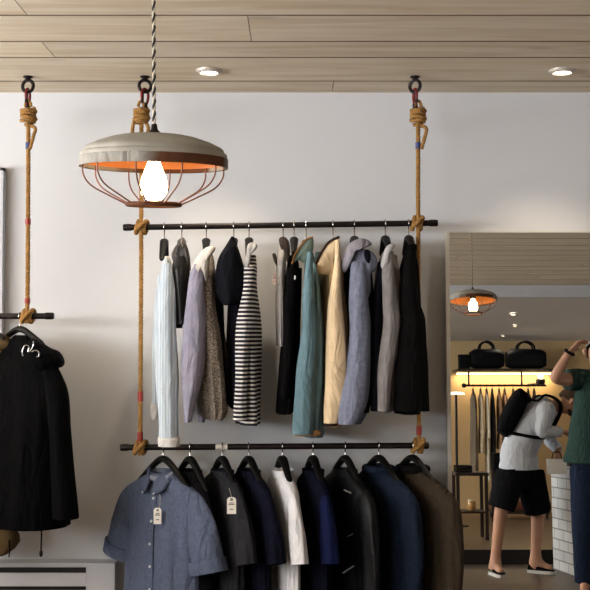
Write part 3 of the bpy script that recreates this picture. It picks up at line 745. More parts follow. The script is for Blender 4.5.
for i in range(25):
    a = 2 * PI * i / 24; nb.append(Vector((q.x, YR, zn - .002 - .02 * max(0, -math.sin(a)) * 1.0)) + e1 * .064 * math.cos(a) + ev * .046 * math.sin(a))
MB().tube(nb[:-1], .012, 8, closed=True).build('collar_stand', m_den2, t)
# floral turned cuff on the near sleeve
for s, m_ in ((1, m_floral), (-1, m_den)):
    Lsh, slen, sfl, r = .21, .235, .06, .087
    rs = []
    for k in (.80, .88, 1.01):
        c = Vector((q.x, YR, zn - (.13 + slen * k))) + e1 * (Lsh + sfl * k) * s
        tv = (e1 * sfl * s + Vector((0, 0, -slen))).normalized(); w = tv.cross(ev).normalized()
        rs.append([c + w * math.cos(2 * PI * j / 30) * r * (1.04) + ev * math.sin(2 * PI * j / 30) * r * .70 for j in range(30)])
    o = MB().rings(shell(rs, .9, 0), cap0=False, cap1=False).build('turned_cuff', m_den, t)
    if s == 1:
        pc = MB()
        c = rs[1]; 
        rr = [[p + (p - sum(r_, Vector()) / 30) * .03 for p in r_[19:27]] for r_ in rs[:3]]
        vs = [p for r_ in rr for p in r_]; fs = [(i * 8 + j, i * 8 + j + 1, (i + 1) * 8 + j + 1, (i + 1) * 8 + j) for i in range(2) for j in range(7)]
pk_b = shp(.05, .12, .075)
pocket = [shp(u, d, front_b(d) + .000) for u, d in ((.045, .2), (.13, .2), (.13, .29), (.088, .31), (.045, .29))]
c = W(157.5, 516, YR)
tagY = shp(0, .2, .1).y - .03
paper_tag(t, 157.5, 516, tagY, 7.6, 16, (160, 494))
hanger(RL, 164, 'dark wooden hanger of the denim shirt', math.radians(48), half=.18, drop=.125, stem=.034, group=HL)
def arc_hanger(px, what, psi): hanger(RL, px, f'dark wooden hanger of the {what}', psi, half=.165, drop=.11, stem=.036, group=HL)
PSI = math.radians(24)
m_tee_b = cloth('black_jersey', (10, 9, 11), amt=.2)
t = lower_thing('black_tee', 'plain black t-shirt hanging directly behind the denim shirt', 't-shirt', 190.5)
q, e1, ev, zn = std_garment(t, RL, 190.5, math.radians(30), m_tee_b, seed=3, names=('shirt_body', 'sleeve'), b0=.032, b1=.034, Lsh=.17, srad=.055, sflare=.035)
arc_hanger(190.5, 'plain black t-shirt', math.radians(30))
m_tee_g = cloth('charcoal_jersey', (37, 37, 41), amt=.12)
t = lower_thing('charcoal_tee', 'charcoal grey t-shirt with a white price tag, between a black and a navy one', 't-shirt', 222.7)
std_garment(t, RL, 222.7, PSI, m_tee_g, seed=4, names=('shirt_body', 'sleeve'), b0=.034, b1=.035, srad=.06); paper_tag(t, 231.5, 505.5, YR - .31, 9, 16.5, (229, 488)); arc_hanger(222.7, 'charcoal grey t-shirt', PSI)
m_tee_n = cloth('navy_jersey', (15, 16, 29), amt=.15)
m_tee_bl = cloth('royal_blue', (12, 20, 54), amt=.15)
t = lower_thing('navy_tee', 'navy t-shirt next to the white t-shirt', 't-shirt', 249)
q, e1, ev, zn = std_garment(t, RL, 249, PSI, m_tee_n, seed=5, names=('shirt_body', 'sleeve'), b0=.034, b1=.035, srad=.06); arc_hanger(249, 'navy t-shirt', PSI)
m_tee_w = cloth('white_jersey', (226, 224, 226), amt=.04)
t = lower_thing('white_tee', 'white t-shirt, the only white garment on the lower rail', 't-shirt', 282.5)
std_garment(t, RL, 282.5, math.radians(14), m_tee_w, seed=6, names=('shirt_body', 'sleeve'), b0=.034, b1=.034, sflare=.05, srad=.058); arc_hanger(282.5, 'white t-shirt', math.radians(14))
t = lower_thing('blue_sleeve_tee', 'dark t-shirt with a bright blue sleeve and neck label', 't-shirt', 313)
q, e1, ev, zn = std_garment(t, RL, 313, math.radians(14), m_tee_n, seed=7, m_slv=m_tee_bl, names=('shirt_body', 'sleeve'), b0=.034, b1=.034, srad=.058, sflare=.04); arc_hanger(313, 'blue sleeved t-shirt', math.radians(14))
m_jk = mat('black_nylon', srgb(9, 9, 11), .5, 0, .2, 20, .3, .3, 60)
t = lower_thing('zip_jacket', 'black zip jacket with small silver zips beside the blue denim jacket', 'jacket', 345)
q, e1, ev, zn = std_garment(t, RL, 345, math.radians(22), m_jk, seed=8, slv='long', names=('jacket_body', 'sleeve'), b0=.036, b1=.038)
for (x0, y0, x1, y1) in ((344, 490, 351, 493), (347, 537, 353, 534), (343, 573, 354, 566)):
    MB().tube([W(x0, y0, YR - .155), W(x1, y1, YR - .165)], .0032, 8).build('zip', mat('dull_zip', srgb(120, 118, 116), .5, .6), t)['label'] = 'silver zip'
arc_hanger(345, 'black zip jacket', math.radians(22))
m_dj = cloth('dark_denim', (20, 29, 44), amt=.2, ns=60, bump=.5)
t = lower_thing('denim_jacket', 'dark blue denim jacket with long sleeves and a stand collar', 'jacket', 378.5)
q, e1, ev, zn = std_garment(t, RL, 378.5, math.radians(30), m_dj, seed=9, slv='long', names=('jacket_body', 'sleeve'), b0=.036, b1=.038, Lsh=.22)
MB().tube([Vector((q.x, YR, zn + .0)) + e1 * .066 * math.cos(2 * PI * i / 24) + ev * .05 * math.sin(2 * PI * i / 24) for i in range(24)], .016, 8, closed=True).build('collar', m_dj, t)
arc_hanger(378.5, 'dark denim jacket', math.radians(30))
m_ol = cloth('olive_brown', (50, 41, 31), amt=.14, ns=40)
t = lower_thing('olive_jacket', 'olive brown long sleeved jacket at the mirror end of the lower rail', 'jacket', 412)
q, e1, ev, zn = std_garment(t, RL, 412, math.radians(32), m_ol, seed=10, slv='long', names=('jacket_body', 'sleeve'), b0=.036, b1=.04, Lsh=.23, flare=1.12)
MB().tube([Vector((q.x, YR, zn + .0)) + e1 * .066 * math.cos(2 * PI * i / 24) + ev * .05 * math.sin(2 * PI * i / 24) for i in range(24)], .016, 8, closed=True).build('collar', m_black2, t)
arc_hanger(412, 'olive brown jacket', math.radians(32))
p = on_rail(RL, 222); mk = MB()
rs = [[p + Vector((dx, (RAILR + .002) * k * math.cos(2 * PI * j / 20), (RAILR + .002) * k * math.sin(2 * PI * j / 20))) for j in range(20)] for dx, k in ((-.024, .9), (-.024, 1), (.024, 1), (.024, .9))]
o = mk.rings(rs, cap0=False, cap1=False).build('size_marker', M_PAPER, loc=p); tag(o, 'white paper size marker wrapped round the lower rail', 'marker')

# ---- the coats on the side rail
m_coat = cloth('black_coat_wool', (6, 6, 7), amt=.2, bump=.6)
t = garment_thing('hooded_coat', 'bulky black hooded coat hanging on the short rail', 'coat', RS, 20, 525)
add(t, 'coat_body', body_px([(335, 13, 29), (345, 2, 40), (355, -6, 49), (365, -14, 54), (390, -18, 62), (450, -22, 69), (500, -24, 75), (524, -24, 76)], psi=.9, L=.19, seed=22, fold=.16, neckL=.06, fall=.1), m_coat)
add(t, 'hood', patch(smooth_closed([(29, 339), (38, 342), (48, 348), (57, 352), (62, 361), (60, 367), (52, 369), (42, 372), (32, 366), (27, 352)], 4), YR - .17, .1, .05), m_coat)
ns = [(362, 40, 56), (390, 46, 67), (430, 50, 70), (470, 52, 73), (518, 54, 78)]
add(t, 'sleeve', tube_px(ns, YR - .16, .06, .15, seed=23), m_coat)
add(t, 'sleeve', tube_px([(362, -20, -2), (430, -28, -8), (515, -32, -12)], YR + .08, .05, .15, seed=24), m_coat)
dc = MB().tube(curve_pts([W(40.5, 505, YR - .2), W(41.5, 530, YR - .2), W(41, 550, YR - .2)], 6), .003, 8)
dr = dc.build('drawcord', m_coat, t); MB().lathe([(.001, .012), (.006, .008), (.0075, -.006), (.004, -.014), (.001, -.014)], W(41, 553, YR - .2), 12).build('cord_end', M_IRON, dr)
hanger(RS, 20, 'black hanger of the bulky hooded coat with bright hook', .9, half=.15, drop=.06, stem=.04)
m_brn = cloth('brown_canvas', (96, 78, 50), amt=.15)
t = garment_thing('canvas_coat', 'brown canvas coat mostly hidden behind the black hooded coat', 'coat', RS, -14, 554)
add(t, 'coat_body', body_px([(334, -22, 6), (345, -40, 14), (370, -50, 8), (450, -50, 8), (520, -50, 18), (540, -50, 25), (553, -50, 10)], Y=YR + .10, psi=1.1, L=.15, seed=25, fold=.12), m_brn)
add(t, 'collar', patch(smooth_closed([(-6, 338), (2, 335), (8, 338), (12, 346), (4, 350), (-6, 350)], 4), YR + .02, .04, .02), m_brn)
MB().tube(curve_pts([W(9, 540, YR + .0), W(9.5, 550, YR - .0), W(9, 557, YR + .0)], 6), .0028, 8).build('drawcord', m_coat, t)
hanger(RS, -14, 'dark hanger of the hidden brown canvas coat', 1.1, half=.1, drop=.05, stem=.03)
# the spare bright wire hook lying on the coat
g = MB()
a = [W(x, y, YR - .225) for x, y in ((23, 356), (22.5, 351), (25, 345.5), (29, 347), (28, 352), (31, 350), (33.5, 345), (33, 341))]
g.tube(curve_pts(a, 6), .0024, 8)
a = [W(x, y, YR - .225) for x, y in ((32, 352), (35, 350.5), (38.5, 352), (39, 356), (36.5, 357))]
g.tube(curve_pts(a, 6), .003, 8)
o = g.build('wire_hook', M_STEEL, loc=a[0]); tag(o, 'bent bright wire hook against the black hooded coat', 'hook')

# ------------------------------------------------------------------ things on the wall
hy0 = -.085
p0 = W(-60, 562, hy0); p1 = W(115, 590, hy0); top = W(50, 563, hy0).z; zb = top - .2
t = thing('baseboard_heater', 'long white electric heater low on the wall below the black coat', 'heater', ((p0.x + p1.x) / 2, -.04, zb))
xa, xb = W(-200, 562, hy0).x, p1.x; xe = W(86, 570, hy0).x
s1, s2, s3 = W(50, 567.5, hy0).z, W(50, 573, hy0).z, W(50, 586.5, hy0).z
MB().box((xa, -.02, zb), (xb, -.001, top)).box((xa, hy0, s1), (xe, -.02, top), bev=.003).box((xa, hy0, s3), (xe, hy0 + .01, s2), bev=.003).box((xa, hy0, zb), (xe, hy0 + .01, s3 - .03), bev=.003).build('casing', M_WHITEPAINT, t, smooth=False)
MB().box((xe, hy0 - .003, zb), (xb, -.02, top), bev=.004).build('end_cap', M_WHITEPAINT, t, smooth=False)
MB().box((xa, -.06, s3 - .02), (xe, -.022, s1 + .004)).build('element', M_DARKREV, t, smooth=False)['label'] = 'dark heating element behind the slots'
fx0, fx1 = W(-40, 200, -.04).x, W(3.5, 200, -.04).x
t = thing('framed_panel', 'tall pale panel in a grey frame at the photo edge behind the coats', 'panel', ((fx0 + fx1) / 2, -.03, W(0, 330, -.03).z))
zt, zb_ = W(0, 168, -.04).z, W(0, 505, -.04).z
MB().box((fx1 - .012, -.05, zb_), (fx1, -.002, zt)).box((fx0, -.05, zb_), (fx0 + .012, -.002, zt)).box((fx0, -.05, zt - .012), (fx1, -.002, zt)).box((fx0, -.05, zb_), (fx1, -.002, zb_ + .012)).build('frame', mat('grey_frame', srgb(186, 188, 194), .5), t, smooth=False)
MB().box((fx0 + .01, -.03, zb_ + .01), (fx1 - .01, -.004, zt - .01)).build('sheet', mat('pale_sheet', srgb(230, 230, 232), .6), t, smooth=False)
for i, y in enumerate((-WZ(209, 70, HC).y,)): pass
p = WZ(209, 70, HC); downlight((p.x, p.y, HC - .002), (0, 0, -1), 'lit round downlight in the boards above the dark hooded jacket', 28)
p = WZ(562, 70, HC); downlight((p.x, p.y, HC - .002), (0, 0, -1), 'lit round downlight in the boards above the mirror', 26)

# ------------------------------------------------------------------ pendant lamps
M_SHADE = mat('weathered_zinc', srgb(156, 152, 142), .62, .25, .4, 9, .22, .25, 40)
M_RUST = mat('rusty_band', srgb(104, 66, 44), .75, .3, .3, 14, .45, .3, 60)
M_RIM = speckle_mat('half_rusted_zinc', (150, 146, 138), (98, 64, 44), 5.0, .52)
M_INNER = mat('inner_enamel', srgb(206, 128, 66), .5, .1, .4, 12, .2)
M_WIRE = mat('copper_wire', srgb(122, 78, 62), .5, .6, .5, 20, .3)
M_CORD1 = mat('cord_dark', srgb(40, 36, 34), .8); M_CORD2 = mat('cord_light', srgb(200, 190, 170), .8)
def bulb_mat(st):
    m = mat('lit_bulb', (1, .86, .6), .2, emis=(1.0, .78, .46), estr=st); return m
M_BULB = bulb_mat(14)
def pendant(c, R, tilt, label, cord_top, power, nw=10, rot=.2):
    """c: centre of the rim; everything turns with the tilt"""
    q = tilt.to_matrix() if hasattr(tilt, 'to_matrix') else tilt
    k = R / .165; c = Vector(c)
    tp = lambda r, a, z: c + q @ Vector((r * math.cos(a), r * math.sin(a), z))
    t = thing('pendant_lamp', label, 'lamp', c + Vector((0, 0, -.09 * k)), 'caged pendant lamps')
    prof = [(R, 0), (R * 1.0, .024 * k), (R * .985, .028 * k), (R * .955, .030 * k), (R * .95, .036 * k), (R * .92, .041 * k), (R * .78, .052 * k), (R * .60, .062 * k), (R * .46, .067 * k), (R * .40, .0685 * k), (R * .16, .070 * k), (R * .06, .071 * k), (.001, .071 * k)]
    inner = [(.001, .066 * k), (R * .4, .063 * k), (R * .76, .047 * k), (R * .91, .03 * k), (R * .955, .01 * k), (R * .965, .0005)]
    MB().lathe(prof, c, 56, axis=q).build('shade', M_SHADE, t)
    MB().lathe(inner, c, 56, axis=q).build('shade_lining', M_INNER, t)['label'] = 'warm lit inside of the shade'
    MB().lathe([(R * .96, -.003), (R * 1.012, -.004), (R * 1.012, .016 * k), (R * 1.0, .018 * k), (R * .96, .014 * k)], c, 56, axis=q, closed=True).build('rim_band', M_RIM, t)['label'] = 'partly rusted rim band'
    cage = MB().torus(tp(0, 0, -.087 * k), .059 * k, .0052 * k, q @ Vector((0, 0, 1)), 36, 8)
    cage.build('cage_ring', M_RUST, t)
    for i in range(nw):
        a = 2 * PI * i / nw + rot
        MB().tube(curve_pts([tp(R * .955, a, .004 * k), tp(R * .95, a, -.022 * k), tp(R * .84, a, -.047 * k), tp(R * .58, a, -.070 * k), tp(.060 * k, a, -.087 * k)], 8), .0018 * k, 7).build('cage_wire', M_WIRE, t)
    so = MB().lathe([(.001, .066 * k), (.021 * k, .066 * k), (.022 * k, .025 * k), (.016 * k, .016 * k), (.001, .016 * k)], c, 24, axis=q); so.build('socket', M_IRON, t)
    bp = [(.012 * k, .016 * k), (.015 * k, .006 * k), (.021 * k, -.010 * k), (.028 * k, -.028 * k), (.0315 * k, -.046 * k), (.029 * k, -.062 * k), (.021 * k, -.073 * k), (.010 * k, -.078 * k), (.001, -.0785 * k)]
    MB().lathe(bp, c, 28, axis=q).build('bulb', M_BULB, t)
    MB().lathe([(.018 * k, .070 * k), (.013 * k, .077 * k), (.008 * k, .082 * k), (.006 * k, .094 * k), (.001, .094 * k)], c, 18, axis=q).build('cord_grip', M_IRON, t)
    a0 = tp(0, 0, .09 * k); a1 = Vector(cord_top)
    g = MB(); N = 240
    for s in (0, 1):
        pts = []
        for i in range(N + 1):
            b_ = a0.lerp(a1, i / N); an = s * PI + i * .55
            pts.append(b_ + Vector((math.cos(an), math.sin(an), 0)) * .0021 * k)
        g.tube(pts, .0026 * k, 6, mi=s)
    g.build('cord', [M_CORD1, M_CORD2], t)
    MB().lathe([(.001, 0), (.05, 0), (.05, -.012), (.03, -.022), (.001, -.024)], a1, 24).build('ceiling_rose', M_IRON, t)
    pl = point('bulb_glow', tp(0, 0, -.03 * k), power, (1.0, .62, .28), .03)
    pl.parent = None
    return t
KL = F * .33 / 147.0           # distance that gives the 147 px wide shade
pc = W(154, 166, KL - DW); 
q1 = Matrix.Rotation(math.radians(4.0), 3, 'X') @ Matrix.Rotation(math.radians(.6), 3, 'Y')
pendant(pc, .165, q1, 'weathered zinc pendant lamp with wire cage, hanging in front of the rack', (W(152.5, 20, KL - DW).x, pc.y, HC), 5.0)
KL2 = F * .33 / 48.0
pc2 = M(473, 301, KL2)
q2 = Matrix.Rotation(math.radians(6), 3, 'X')
pendant(pc2, .165, q2, 'caged zinc pendant lamp seen hanging in the mirror', (pc2.x, pc2.y, HC), 5.0, rot=.05)

# ------------------------------------------------------------------ the leaning mirror
def mirror():
    xl = W(446, 300, -.06).x; xr = xl + 1.0
    dn = Vector((0, -math.sin(ALPHA), -math.cos(ALPHA)))   # down along the mirror
    topz = MTOP; Ln = (MTOP.z) / math.cos(ALPHA) - .004
    def pt(x, d, o): return Vector((x, MTOP.y, MTOP.z)) + dn * d + MN * o
    def bar(g, x0, x1, d0, d1, o0, o1):
        vs = [pt(x, d, o) for o in (o0, o1) for d in (d0, d1) for x in (x0, x1)]
        g.add(vs, [(0, 1, 3, 2), (4, 6, 7, 5), (0, 4, 5, 1), (2, 3, 7, 6), (0, 2, 6, 4), (1, 5, 7, 3)])
    t = thing('leaning_mirror', 'tall floor mirror in a thin pale frame leaning on the wall', 'mirror', pt((xl + xr) / 2, Ln, 0))
    g = MB(); w = .016
    for a in ((xl, xl + w, -.007, Ln, -.025, .008), (xr - w, xr, -.007, Ln, -.025, .008), (xl + w, xr - w, -.007, -.001, -.025, .008), (xl + w, xr - w, Ln - w, Ln, -.025, .008)): bar(g, *a)
    g.build('frame', mat('pale_frame', srgb(204, 200, 190), .5, .0, .4), t, smooth=False)
    g = MB(); bar(g, xl + w * .9, xr - w * .9, -.002, Ln - w * .9, -.02, 0)
    mm = mat('silvered_glass', (.86, .88, .86), 0.0, 1.0); g.build('mirror_glass', mm, t, smooth=False)
mirror()

# ------------------------------------------------------------------ the rear of the shop, met in the mirror
def lamp_on_soffit(px, py, label, r, power):
    # where the view by way of the mirror meets the sloping soffit
    best = None
    for i in range(900):
        P = PBEAM + .04 + i * .003; v = M(px, py, P); k = (v.y - soffY) / (YR0 - soffY); zc = lerp(SOFZ0, SOFZ1, k)
        if best is None or abs(v.z - zc) < best[0]: best = (abs(v.z - zc), Vector((v.x, v.y, zc)))
    n = Vector((0, -(SOFZ0 - SOFZ1), -(soffY - YR0))).normalized()
    n = Vector((0, (SOFZ0 - SOFZ1) * -1, -(soffY - YR0)))
    n = Vector((0, -(SOFZ1 - SOFZ0) / (YR0 - soffY) * -1, -1)).normalized()
    downlight(best[1] + n * .004, n, label, power, r, 130, 'small lamps in the rear soffit')
lamp_on_soffit(513, 313.5, 'small lit lamp in the rear soffit closest to the beam, reflected', .042, 10)
lamp_on_soffit(515, 325, 'small lit lamp in the middle of the rear soffit, reflected', .03, 10)
lamp_on_soffit(503, 335, 'small lit lamp in the rear soffit above the duffel bags, reflected', .03, 10)
M_DKWOOD = mat('dark_walnut', srgb(46, 32, 24), .5, 0, .4, 6, .3, .1, 60, stretch=(1, 1, 6))
M_LEATHER = mat('black_leather', srgb(10, 10, 12), .75, 0, .12, 20, .2)
shY = M(500, 368, 13.8).y; shz = M(500, 369, 13.8).z
x0, x1 = M(457, 368, 13.8).x, M(562, 368, 13.8).x
t = thing('wall_shelf', 'long dark shelf carrying black bags on the rear wall, reflected', 'shelf', ((x0 + x1) / 2, YR0 + .01, shz))
MB().box((x0, YR0 + .002, shz - .03), (x1, shY + .12, shz), bev=.003).build('board', M_DKWOOD, t, smooth=False)
MB().box((x0 + .05, YR0 + .06, shz - .042), (x1 - .05, YR0 + .10, shz - .03)).build('light_strip', mat('warm_strip', (1, .8, .5), .5, emis=(1, .72, .38), estr=2.5), t, smooth=False)['label'] = 'warm light strip under the shelf'
area('shelf_strip_light', ((x0 + x1) / 2, YR0 + .08, shz - .05), ((x0 + x1) / 2, YR0 + .06, 0), x1 - x0 - .1, .04, 13, (1, .74, .42))
def duffel(pxl, pxr, pyt, pyb, label):
    a = M(pxl, pyb, 13.8); b_ = M(pxr, pyb, 13.8); h = M(pxl, pyt + 8, 13.8).z - shz; w = (b_.x - a.x) / 2; c = Vector(((a.x + b_.x) / 2, shY - .06, shz + .002))
    t = thing('duffel_bag', label, 'bag', c, 'duffel bags on the rear shelf')
    rs = []
    for i in range(13):
        k = lerp(-1, 1, i / 12); s = (1 - abs(k) ** 6 * .25)
        rs.append([c + Vector((k * w, .14 * s * math.copysign(abs(math.cos(2 * PI * j / 24)) ** .7, math.cos(2 * PI * j / 24)), h / 2 + h / 2 * s * math.copysign(abs(math.sin(2 * PI * j / 24)) ** .65, math.sin(2 * PI * j / 24)))) for j in range(24)])
    MB().rings(rs).build('bag_body', M_LEATHER, t)
    for y in (-.06, .06):
        hp = curve_pts([c + Vector((-w * .45, y, h * .8)), c + Vector((-w * .38, y, h + .05)), c + Vector((0, y, h + .095)), c + Vector((w * .38, y, h + .05)), c + Vector((w * .45, y, h * .8))], 8)
        MB().tube(hp, .012, 8).build('handle', M_LEATHER, t)
    MB().box(c + Vector((-w * .8, -.008, h * .985)), c + Vector((w * .8, .008, h + .006))).build('zip', M_STEEL, t)
duffel(471, 504, 341, 366.5, 'black duffel bag on the rear shelf beside the small box, reflected')
duffel(507.5, 546, 341, 366.5, 'larger black duffel bag on the rear shelf, its handles upright, reflected')
a = M(459.5, 366.5, 13.8); b_ = M(469.5, 354.5, 13.8)
t = thing('storage_box', 'small dark box at the end of the rear shelf, reflected', 'box', (a.x, shY - .05, shz + .002))
MB().box((a.x, shY - .12, shz + .002), (b_.x, shY + .04, b_.z - .02), bev=.004).build('box_body', M_LEATHER, t)
MB().box((a.x - .004, shY - .124, b_.z - .02), (b_.x + .004, shY + .044, b_.z), bev=.003).build('lid', M_LEATHER, t)
# rear rail with brackets
ra, rb = M(464, 385.5, 13.65), M(546, 386.5, 13.65)
rb.y = ra.y; rb.z = ra.z
t = thing('wall_rail', 'dark pipe clothes rail below the rear shelf, reflected', 'rail', (ra + rb) / 2)
MB().tube([ra, rb], .013, 14).build('pipe', M_IRON, t)
for p in (ra + Vector((.06, 0, 0)), rb - Vector((.3, 0, 0))):
    MB().tube([p, Vector((p.x, p.y, shz - .031))], .011, 12).build('bracket', M_IRON, t)
MB().ball(ra, .03, 14).build('end_knob', M_IRON, t)
sp = M(540.5, 381, 13.5)
t = thing('wall_spotlight', 'small round spotlight with a lit top by the rear rail, reflected', 'spotlight', sp)
MB().lathe([(.001, -.05), (.045, -.045), (.058, -.01), (.056, .02), (.05, .022), (.001, .015)], sp, 24).build('lamp_head', M_IRON, t)
MB().lathe([(.001, .024), (.035, .023), (.048, .019)], sp, 24).build('lens', M_LED, t)
MB().tube([sp + Vector((0, 0, -.02)), Vector((sp.x, YR0 + .005, sp.z - .02))], .012, 10).build('arm', M_IRON, t)
point('wall_spot_glow', sp + Vector((0, 0, .06)), .7, WARM, .03)
rng = random.Random(3)
rear = [('grey_brown_coat', 'grey brown coat', (118, 104, 88), 473, 12, 80), ('beige_coat', 'pale beige coat', (196, 176, 146), 480.5, 9, 62), ('cream_shirt', 'cream shirt', (212, 200, 176), 486.5, 7, 88),
        ('black_coat', 'long black coat', (30, 26, 26), 492, 8, 78), ('tan_jacket', 'tan jacket', (160, 124, 92), 499, 9, 58), ('pink_jacket', 'dusty pink jacket', (188, 142, 114), 504.5, 9, 66), ('taupe_coat', 'taupe coat', (104, 92, 76), 513, 10, 70),
        ('dark_green_jacket', 'dark green jacket', (48, 50, 42), 521, 9, 62), ('dark_grey_coat', 'dark grey coat', (44, 42, 42), 528, 9, 60), ('brown_jacket', 'dark brown jacket', (56, 44, 36), 534, 7, 60)]
for nm, what, rgb, px, hw, ln in rear:
    P = 13.65; yr = ra.y
    top_ = M(px, 391, P); x = top_.x; k = P / F
    m_ = cloth(nm, rgb, amt=.1)
    zt = ra.z - .06; zb2 = zt - ln * k
    t = thing(nm, f'{what} hanging on the rear rail, reflected', 'garment', (x, yr, zb2), 'garments on the rear rail')
    psi = .1; e1 = Vector((math.sin(psi), -math.cos(psi), 0)); ev = Vector((math.cos(psi), math.sin(psi), 0))
    prof = [(0, .05, .016), (.05, .11, hw * k * .45), (.1, .17, hw * k * .75), (ln * k * .5, .17, hw * k * .85), (ln * k, .175, hw * k * .95)]
    rs = [ringpts(Vector((x, yr, zt - d)), e1, ev, L, bb * .3, 32, 2.3, .3, x * 9, d * 2) for d, L, bb in dense(prof, 18)]
    MB().rings(shell(rs), cap0=False, cap1=False).build('body', m_, t)
    for s in (1, -1):
        cc = Vector((x, yr, 0)) + e1 * .17 * s
        MB().tube([Vector((cc.x + .0, cc.y, zt - .09)), Vector((cc.x + .01, cc.y, zt - .3)), Vector((cc.x + .012, cc.y, max(zt - .58, zb2 + .04)))], [.013, .015, .013], 14).build('sleeve', m_, t)
    t = thing('coat_hanger', f'dark hanger of the {what} on the rear rail, reflected', 'hanger', (x, yr, zt - .04), 'hangers on the rear rail')
    MB().tube([Vector((x, yr, ra.z)) + Vector((0, -.019 * math.cos(math.radians(a)), .019 * math.sin(math.radians(a)))) for a in range(-20, 270, 20)] + [Vector((x, yr, zt + .012))], .0028, 6).build('hook', M_IRON, t)
    MB().tube([Vector((x, yr, zt + .012)) + e1 * .13 * k_ + Vector((0, 0, -.06 * abs(k_))) for k_ in (-1, -.5, 0, .5, 1)], [.006, .01, .013, .01, .006], 8).build('shoulder_arms', M_HANGER, t)
# floor lamp with a flat white shade
fp = M(456, 393.5, 12.3); zf = PLZ
t = thing('floor_lamp', 'floor lamp with a flat white disc shade by the mirror frame, reflected', 'lamp', (fp.x, fp.y, zf))
MB().lathe([(.001, .022), (.06, .018), (.095, .006), (.1, -.012), (.094, -.014), (.05, -.004), (.001, .0)], fp, 32).build('lamp_shade', mat('lit_shade', (1, .96, .88), .5, emis=(1, .9, .74), estr=1.3), t)
MB().tube([fp, Vector((fp.x - .005, fp.y, zf + .02))], .014, 12).build('pole', M_IRON, t)
MB().lathe([(.001, .03), (.03, .026), (.12, .014), (.125, .001), (.001, .001)], (fp.x - .005, fp.y, zf), 28).build('base', M_IRON, t)
# side table with a lower shelf
tl, tr_ = M(453, 472, 11.0), M(486, 472, 11.0); tz = tl.z; ty = tl.y
t = thing('side_table', 'dark wooden side table with a lower shelf on the rear platform, reflected', 'table', ((tl.x + tr_.x) / 2, ty, PLZ))
MB().box((tl.x, ty - .17, tz - .03), (tr_.x, ty + .17, tz), bev=.004).build('tabletop', M_DKWOOD, t, smooth=False)
sz = M(470, 510, 11.0).z
MB().box((tl.x + .03, ty - .15, sz - .02), (tr_.x - .03, ty + .15, sz), bev=.003).build('shelf', M_DKWOOD, t, smooth=False)
for x in (tl.x + .025, tr_.x - .025):
    for y in (ty - .145, ty + .145): MB().box((x - .016, y - .016, PLZ), (x + .016, y + .016, tz - .03), bev=.003).build('leg', M_DKWOOD, t, smooth=False)
c = Vector((lerp(tl.x, tr_.x, .55), ty, sz))
t = thing('candle_jar', 'amber jar on the lower shelf of the side table, reflected', 'jar', c)
MB().lathe([(.001, .001), (.035, .001), (.04, .01), (.04, .085), (.036, .09), (.001, .088)], c, 24).build('jar_body', mat('amber_glass', srgb(190, 140, 76), .25, 0, .6), t)
MB().lathe([(.001, .106), (.036, .106), (.038, .1), (.038, .089), (.001, .089)], c, 24).build('lid', mat('jar_lid', srgb(220, 196, 150), .5), t)
c = Vector((lerp(tl.x, tr_.x, .3), ty, tz))
t = thing('book_pile', 'dark folded cloth on the side table top, reflected', 'cloth', c); t.name = 'folded_cloth'
for i in range(3): MB().box(c + Vector((-.08, -.1, .001 + i * .022)), c + Vector((.08, .1, .022 + i * .022)), bev=.008).build('fold', cloth(f'dark_fold', (40, 34, 32)), t)
# leather bench behind the man
bl, br = M(489, 500, 13.2), M(548, 500, 13.2); bz = bl.z; by = bl.y
t = thing('leather_bench', 'reddish brown leather bench against the rear wall, reflected', 'bench', ((bl.x + br.x) / 2, by, PLZ))
M_RLEATH = mat('red_brown_leather', srgb(96, 52, 34), .45, 0, .5, 10, .2)
MB().box((bl.x, by - .2, bz - .11), (br.x, by + .2, bz), bev=.03).build('seat', M_RLEATH, t)
MB().box((bl.x + .02, by - .18, bz - .15), (br.x - .02, by + .18, bz - .11), bev=.004).build('seat_frame', M_DKWOOD, t, smooth=False)
for x in (bl.x + .05, br.x - .05):
    for y in (by - .15, by + .15): MB().tube([(x, y, bz - .15), (x, y, PLZ)], [.02, .014], 12).build('leg', M_DKWOOD, t)
cl = M(493, 486, 12.3); ch = M(501, 453, 12.3)
t = thing('speaker_cabinet', 'tall dark cabinet standing behind the bending person, reflected', 'cabinet', (cl.x + .05, cl.y, PLZ)); t.name = 'narrow_cabinet'
MB().box((cl.x, cl.y - .1, PLZ + .03), (ch.x, cl.y + .1, ch.z), bev=.004).build('cabinet_body', M_LEATHER, t, smooth=False)
MB().box((cl.x + .01, cl.y - .09, PLZ), (ch.x - .01, cl.y + .09, PLZ + .03)).build('plinth', M_DKWOOD, t, smooth=False)
# white brick counter
M_BRICK = bpy.data.materials.new('white_brick'); M_BRICK.use_nodes = True
nt = M_BRICK.node_tree; N_ = nt.nodes; L_ = nt.links; pb = N_['Principled BSDF']
tc = N_.new('ShaderNodeTexCoord'); sx = N_.new('ShaderNodeSeparateXYZ'); L_.new(tc.outputs['Object'], sx.inputs[0])
ad = N_.new('ShaderNodeMath'); ad.operation = 'ADD'; L_.new(sx.outputs[0], ad.inputs[0]); L_.new(sx.outputs[1], ad.inputs[1])
cb = N_.new('ShaderNodeCombineXYZ'); L_.new(ad.outputs[0], cb.inputs[0]); L_.new(sx.outputs[2], cb.inputs[1])
bt = N_.new('ShaderNodeTexBrick'); bt.inputs['Scale'].default_value = 1.0; bt.inputs['Brick Width'].default_value = .23; bt.inputs['Row Height'].default_value = .088; bt.inputs['Mortar Size'].default_value = .006
bt.inputs['Color1'].default_value = (*srgb(222, 220, 216), 1); bt.inputs['Color2'].default_value = (*srgb(204, 202, 200), 1); bt.inputs['Mortar'].default_value = (*srgb(140, 137, 134), 1)
